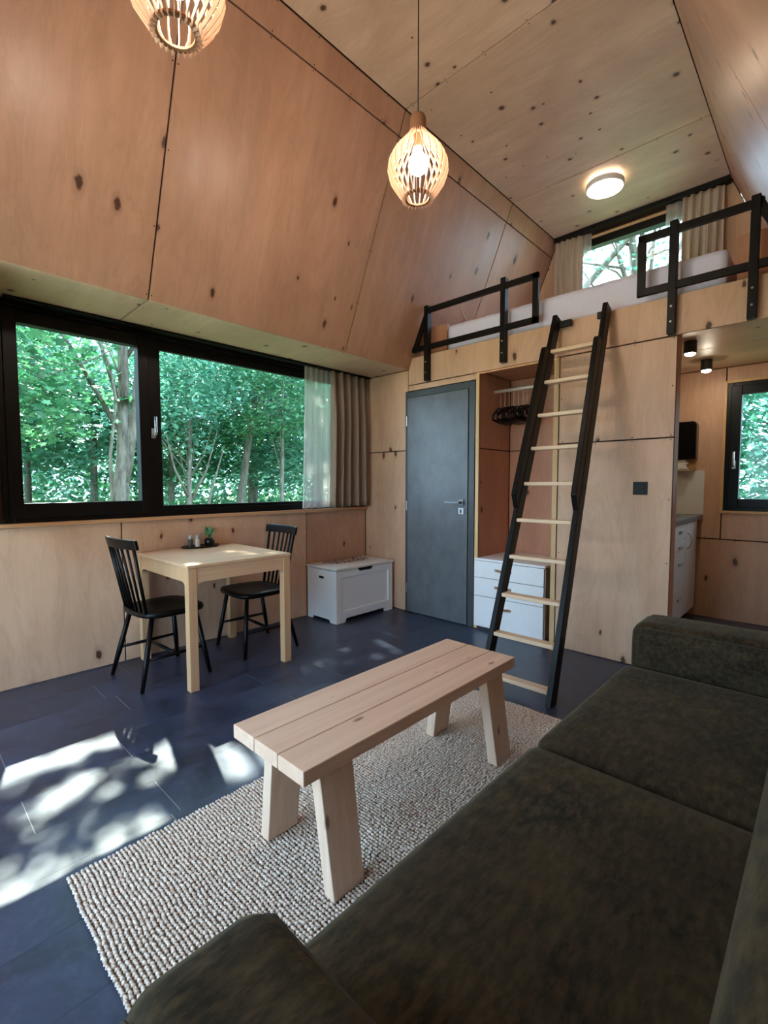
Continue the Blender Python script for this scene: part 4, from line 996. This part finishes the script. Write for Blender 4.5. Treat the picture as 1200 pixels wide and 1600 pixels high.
def tree(label, base, height, trunk_pts, r0, crown_c, crown_r, n_cl, per, size, mat, shape=LEAF_KITE, seed=0, group=None, spread=(0.28, 0.28, 0.12), extra=(), branches=10, thin=None):
    """trunk_pts and crown are world coords; everything stored relative to base"""
    rng = np.random.default_rng(seed); t = thing('tree', label, 'tree', base, 0, group); b0 = Vector(base); m = MB()
    pts = [Vector(p)-b0 for p in trunk_pts]; nP = len(pts)
    m.tube(pts, r0 if isinstance(r0, list) else [r0*(1-0.75*i/(nP-1)) for i in range(nP)], 9)
    r0 = r0[0] if isinstance(r0, list) else r0
    for ex, er in extra:
        q = [Vector(p)-b0 for p in ex]; m.tube(q, [er*(1-0.75*i/(len(q)-1)) for i in range(len(q))], 8)
    P_, C_ = cluster_points(rng, n_cl, per, crown_c, crown_r, spread)
    for i in range(min(branches, n_cl)):
        c = Vector(C_[i])-b0; k = rng.uniform(0.35, 0.9); j = int(k*(nP-1)); s_ = pts[j].lerp(pts[min(j+1, nP-1)], k*(nP-1)-j)
        mid = s_.lerp(c, 0.5)+Vector((0, 0, 0.1*(c-s_).length))
        m.tube([s_, mid, c], [r0*0.22, r0*0.14, r0*0.05], 5)
    m.build('trunk', BARK, t, smooth=True, fix=False)
    if thin: P_ = thin(P_)
    V_, F_ = leaves(P_-np.array(base), size, shape, rng); o = np_mesh('foliage', V_, F_, mat, t, False); o['kind'] = 'stuff'
    return t
# forked tree close to the window
# (bright gaps of its crown, as sun flecks on the floor: centre x, y, half sizes, leaves kept)
GAPS = [(1.02, -2.95, 0.07, 0.38, 0.0), (1.02, -2.66, 0.05, 0.10, 0.2), (1.58, -2.38, 0.12, 0.18, 0.0), (1.66, -2.22, 0.11, 0.20, 0.0), (1.42, -2.44, 0.07, 0.2, 0.25),
        (1.28, -2.66, 0.05, 0.3, 0.32), (1.36, -2.86, 0.06, 0.2, 0.38), (1.58, -3.08, 0.09, 0.16, 0.42), (1.75, -3.05, 0.035, 0.34, 0.0), (1.06, -0.78, 0.08, 0.10, 0.0), (1.12, -0.64, 0.05, 0.10, 0.1), (1.00, -1.45, 0.05, 0.14, 0.2), (0.90, -1.05, 0.03, 0.14, 0.1)]
def thin_crown(P):
    t_ = P[:, 2]/SUN_DIR.z; fx = P[:, 0]-SUN_DIR.x*t_; fy = P[:, 1]-SUN_DIR.y*t_
    rg = np.random.default_rng(4); keep = np.ones(len(P)); wob = 0.18*np.sin(fx*23+fy*9)+0.14*np.sin(fy*31-fx*12)
    for a, b, ra, rb, k in GAPS:
        ins = ((fx-a)/ra)**2+((fy-b)/rb)**2+wob < 1.25; keep = np.where(ins, np.minimum(keep, k), keep)
    return P[rg.uniform(0, 1, len(P)) < keep]
tree('tree with a forked grey trunk close outside the opening sash', (-3.5, -1.20, GZ), 7, [(-3.5, -1.26, GZ), (-3.5, -1.18, 1.0), (-3.52, -1.13, 1.6), (-3.55, -1.08, 2.6), (-3.6, -1.06, 3.4), (-3.6, -0.9, 5.5), (-3.7, -0.8, 7.2)], [0.14, 0.11, 0.075, 0.066, 0.062, 0.045, 0.02], (-4.15, -0.95, 6.35), (2.2, 3.1, 1.3), 400, 36, 0.115, LEAF, LEAF_LOBED, 11,
     extra=(([(-3.50, -1.15, 1.15), (-3.5, -1.06, 1.6), (-3.48, -0.985, 2.1), (-3.46, -0.93, 2.7), (-3.4, -0.89, 3.4), (-3.4, -0.5, 5.2)], 0.082), ([(-3.45, -1.30, 0.6), (-3.42, -1.31, 1.6), (-3.42, -1.22, 2.3), (-3.45, -1.27, 2.75), (-3.5, -1.42, 3.2)], 0.026), ([(-3.55, -1.06, 2.4), (-3.5, -1.2, 2.8), (-3.45, -1.35, 3.1)], 0.02)), thin=thin_crown)
# big leafy maple bough reaching in from the side
tree('maple with broad lobed leaves on a bough across the opening sash', (-4.2, -3.6, GZ), 6, [(-4.2, -3.6, GZ), (-4.2, -3.5, 1.5), (-4.1, -3.4, 3.2), (-4.0, -3.3, 5.5)], 0.10, (-3.7, -2.05, 2.6), (0.9, 0.75, 1.0), 60, 22, 0.13, LEAF, LEAF_LOBED, 5, spread=(0.22, 0.2, 0.10),
     extra=(([(-4.15, -3.45, 1.7), (-3.8, -2.9, 2.0), (-3.5, -2.2, 2.35), (-3.2, -1.5, 2.75), (-3.1, -1.3, 2.9)], 0.022),), branches=6)
tree('slender pale-trunked tree leaning behind the fixed pane, near the sheer curtain', (-7, 2.55, GZ), 7, [(-7, 2.50, GZ), (-7, 2.62, 1.0), (-7, 2.85, 2.4), (-7, 3.06, 3.6), (-7.1, 3.3, 6.5)], 0.12, (-7.1, 3.0, 4.9), (1.7, 1.8, 2.6), 130, 45, 0.12, LEAF2, LEAF_KITE, 21)
tree('low many-branched tree behind the handle side of the fixed pane', (-6, 0.85, GZ), 5, [(-6, 0.85, GZ), (-6, 0.87, 0.9), (-6, 0.9, 1.6), (-6.1, 1.0, 2.6)], 0.07, (-6.3, 0.6, 3.2), (1.5, 1.6, 1.3), 110, 45, 0.11, LEAF2, LEAF_KITE, 31,
     extra=(([(-6, 0.87, 0.9), (-5.9, 0.55, 1.5), (-5.9, 0.4, 2.2)], 0.035), ([(-6, 0.87, 0.8), (-6.0, 1.25, 1.5), (-6.0, 1.5, 2.3)], 0.035), ([(-6, 1.15, GZ), (-6, 1.3, 0.9), (-6.1, 1.7, 2.0)], 0.045), ([(-6, 0.88, 1.3), (-5.8, 1.1, 1.8), (-5.8, 1.3, 2.4)], 0.02)))
tree('thin tree standing behind the sheer curtain', (-5.5, 2.75, GZ), 6, [(-5.5, 2.75, GZ), (-5.5, 2.75, 1.2), (-5.5, 2.8, 2.6), (-5.6, 2.9, 5)], 0.06, (-5.6, 2.9, 3.6), (1.2, 1.2, 1.7), 90, 40, 0.11, LEAF, LEAF_KITE, 41)
bg = [(-9, -2.6, 5), (-10, 0.2, 6), (-9.5, 1.9, 5.4), (-10, 4.6, 6), (-9, 6.6, 6), (-12, -0.8, 7), (-13, 3.0, 7.5), (-13, 6.6, 7.5), (-8, -4.6, 5.5), (-7.2, 5.0, 5.0), (-12, 9.5, 7)]
for i, (x_, y_, h_) in enumerate(bg):
    tree('leafy green tree deep in the woods beyond the wide window', (x_, y_, GZ), h_, [(x_, y_, GZ), (x_+0.05, y_+0.05, h_*0.3), (x_-0.1, y_+0.15, h_*0.7), (x_, y_, h_)], 0.10, (x_, y_, 0.9+h_*0.42), (2.1, 2.1, h_*0.42), 120, 55, 0.15, (LEAF, LEAF2)[i % 2], LEAF_KITE, 50+i, 'trees deep in the woods', (0.34, 0.34, 0.16), branches=14)
# low undergrowth and a dense far edge of the wood
rng = np.random.default_rng(77)
P_ = np.stack([rng.uniform(-20, -6.5, 26000), rng.uniform(-9, 16, 26000), GZ+np.abs(rng.normal(0, 0.45, 26000))], 1); V_, F_ = leaves(P_, 0.17, LEAF_KITE, rng, 0.7)
tag(np_mesh('undergrowth', V_, F_, LEAF, None, False), 'low leafy undergrowth covering the ground in the woods', 'undergrowth', kind='stuff')
P_ = np.stack([rng.uniform(-26, -19, 80000), rng.uniform(-14, 30, 80000), GZ+rng.uniform(0, 1, 80000)**0.8*15], 1)
keep = (np.sin(P_[:, 1]*0.9)+np.sin(P_[:, 2]*1.3+P_[:, 1]*0.35)+rng.normal(0, 0.8, len(P_))) > 0.25; keep |= (P_[:, 2] < 3.2) & (rng.uniform(0, 1, len(P_)) < 0.8); V_, F_ = leaves(P_[keep], 0.30, LEAF_KITE, rng, 0.8)
tag(np_mesh('forest_edge', V_, F_, LEAF2, None, False), 'dense distant foliage closing the view through the wide window', 'foliage', kind='stuff')
P_ = np.stack([rng.uniform(-19, -15, 16000), rng.uniform(-12, 24, 16000), GZ+rng.uniform(0, 1, 16000)*3.4], 1); V_, F_ = leaves(P_, 0.24, LEAF_KITE, rng, 0.8)
tag(np_mesh('shrub_belt_foliage', V_, F_, LEAF, None, False), 'belt of low shrubs far back under the trees', 'foliage', kind='stuff')
# behind the far gable: kitchen window hedge and the tree seen from the loft window
tree('dense leafy tree filling the kitchen window', (3.0, 5.4, GZ), 4, [(3.0, 5.4, GZ), (3.0, 5.4, 1.2), (2.9, 5.5, 2.6)], 0.09, (2.7, 5.4, 1.5), (2.0, 1.0, 2.1), 240, 60, 0.11, LEAF2, LEAF_KITE, 90, spread=(0.3, 0.25, 0.14))
tree('tall branching tree seen against the sky through the loft window', (0.4, 8.0, GZ), 9, [(0.4, 8.0, GZ), (0.5, 8.0, 3), (0.2, 8.0, 5.0), (0.0, 8.1, 7.0), (-0.4, 8.2, 10)], 0.16, (0.0, 8.0, 7.2), (3.2, 1.8, 2.6), 90, 22, 0.11, LEAF2, LEAF_KITE, 95,
     extra=(([(0.4, 8.0, 3.6), (1.0, 8.0, 5.0), (1.9, 8.0, 6.6)], 0.07), ([(-2.6, 7.6, 4.4), (-0.9, 7.8, 5.6), (1.2, 8.0, 7.6), (2.2, 8.1, 8.6)], 0.10), ([(-1.4, 7.8, 5.2), (-0.9, 7.8, 6.4), (0.1, 7.9, 7.8)], 0.05)), branches=30)
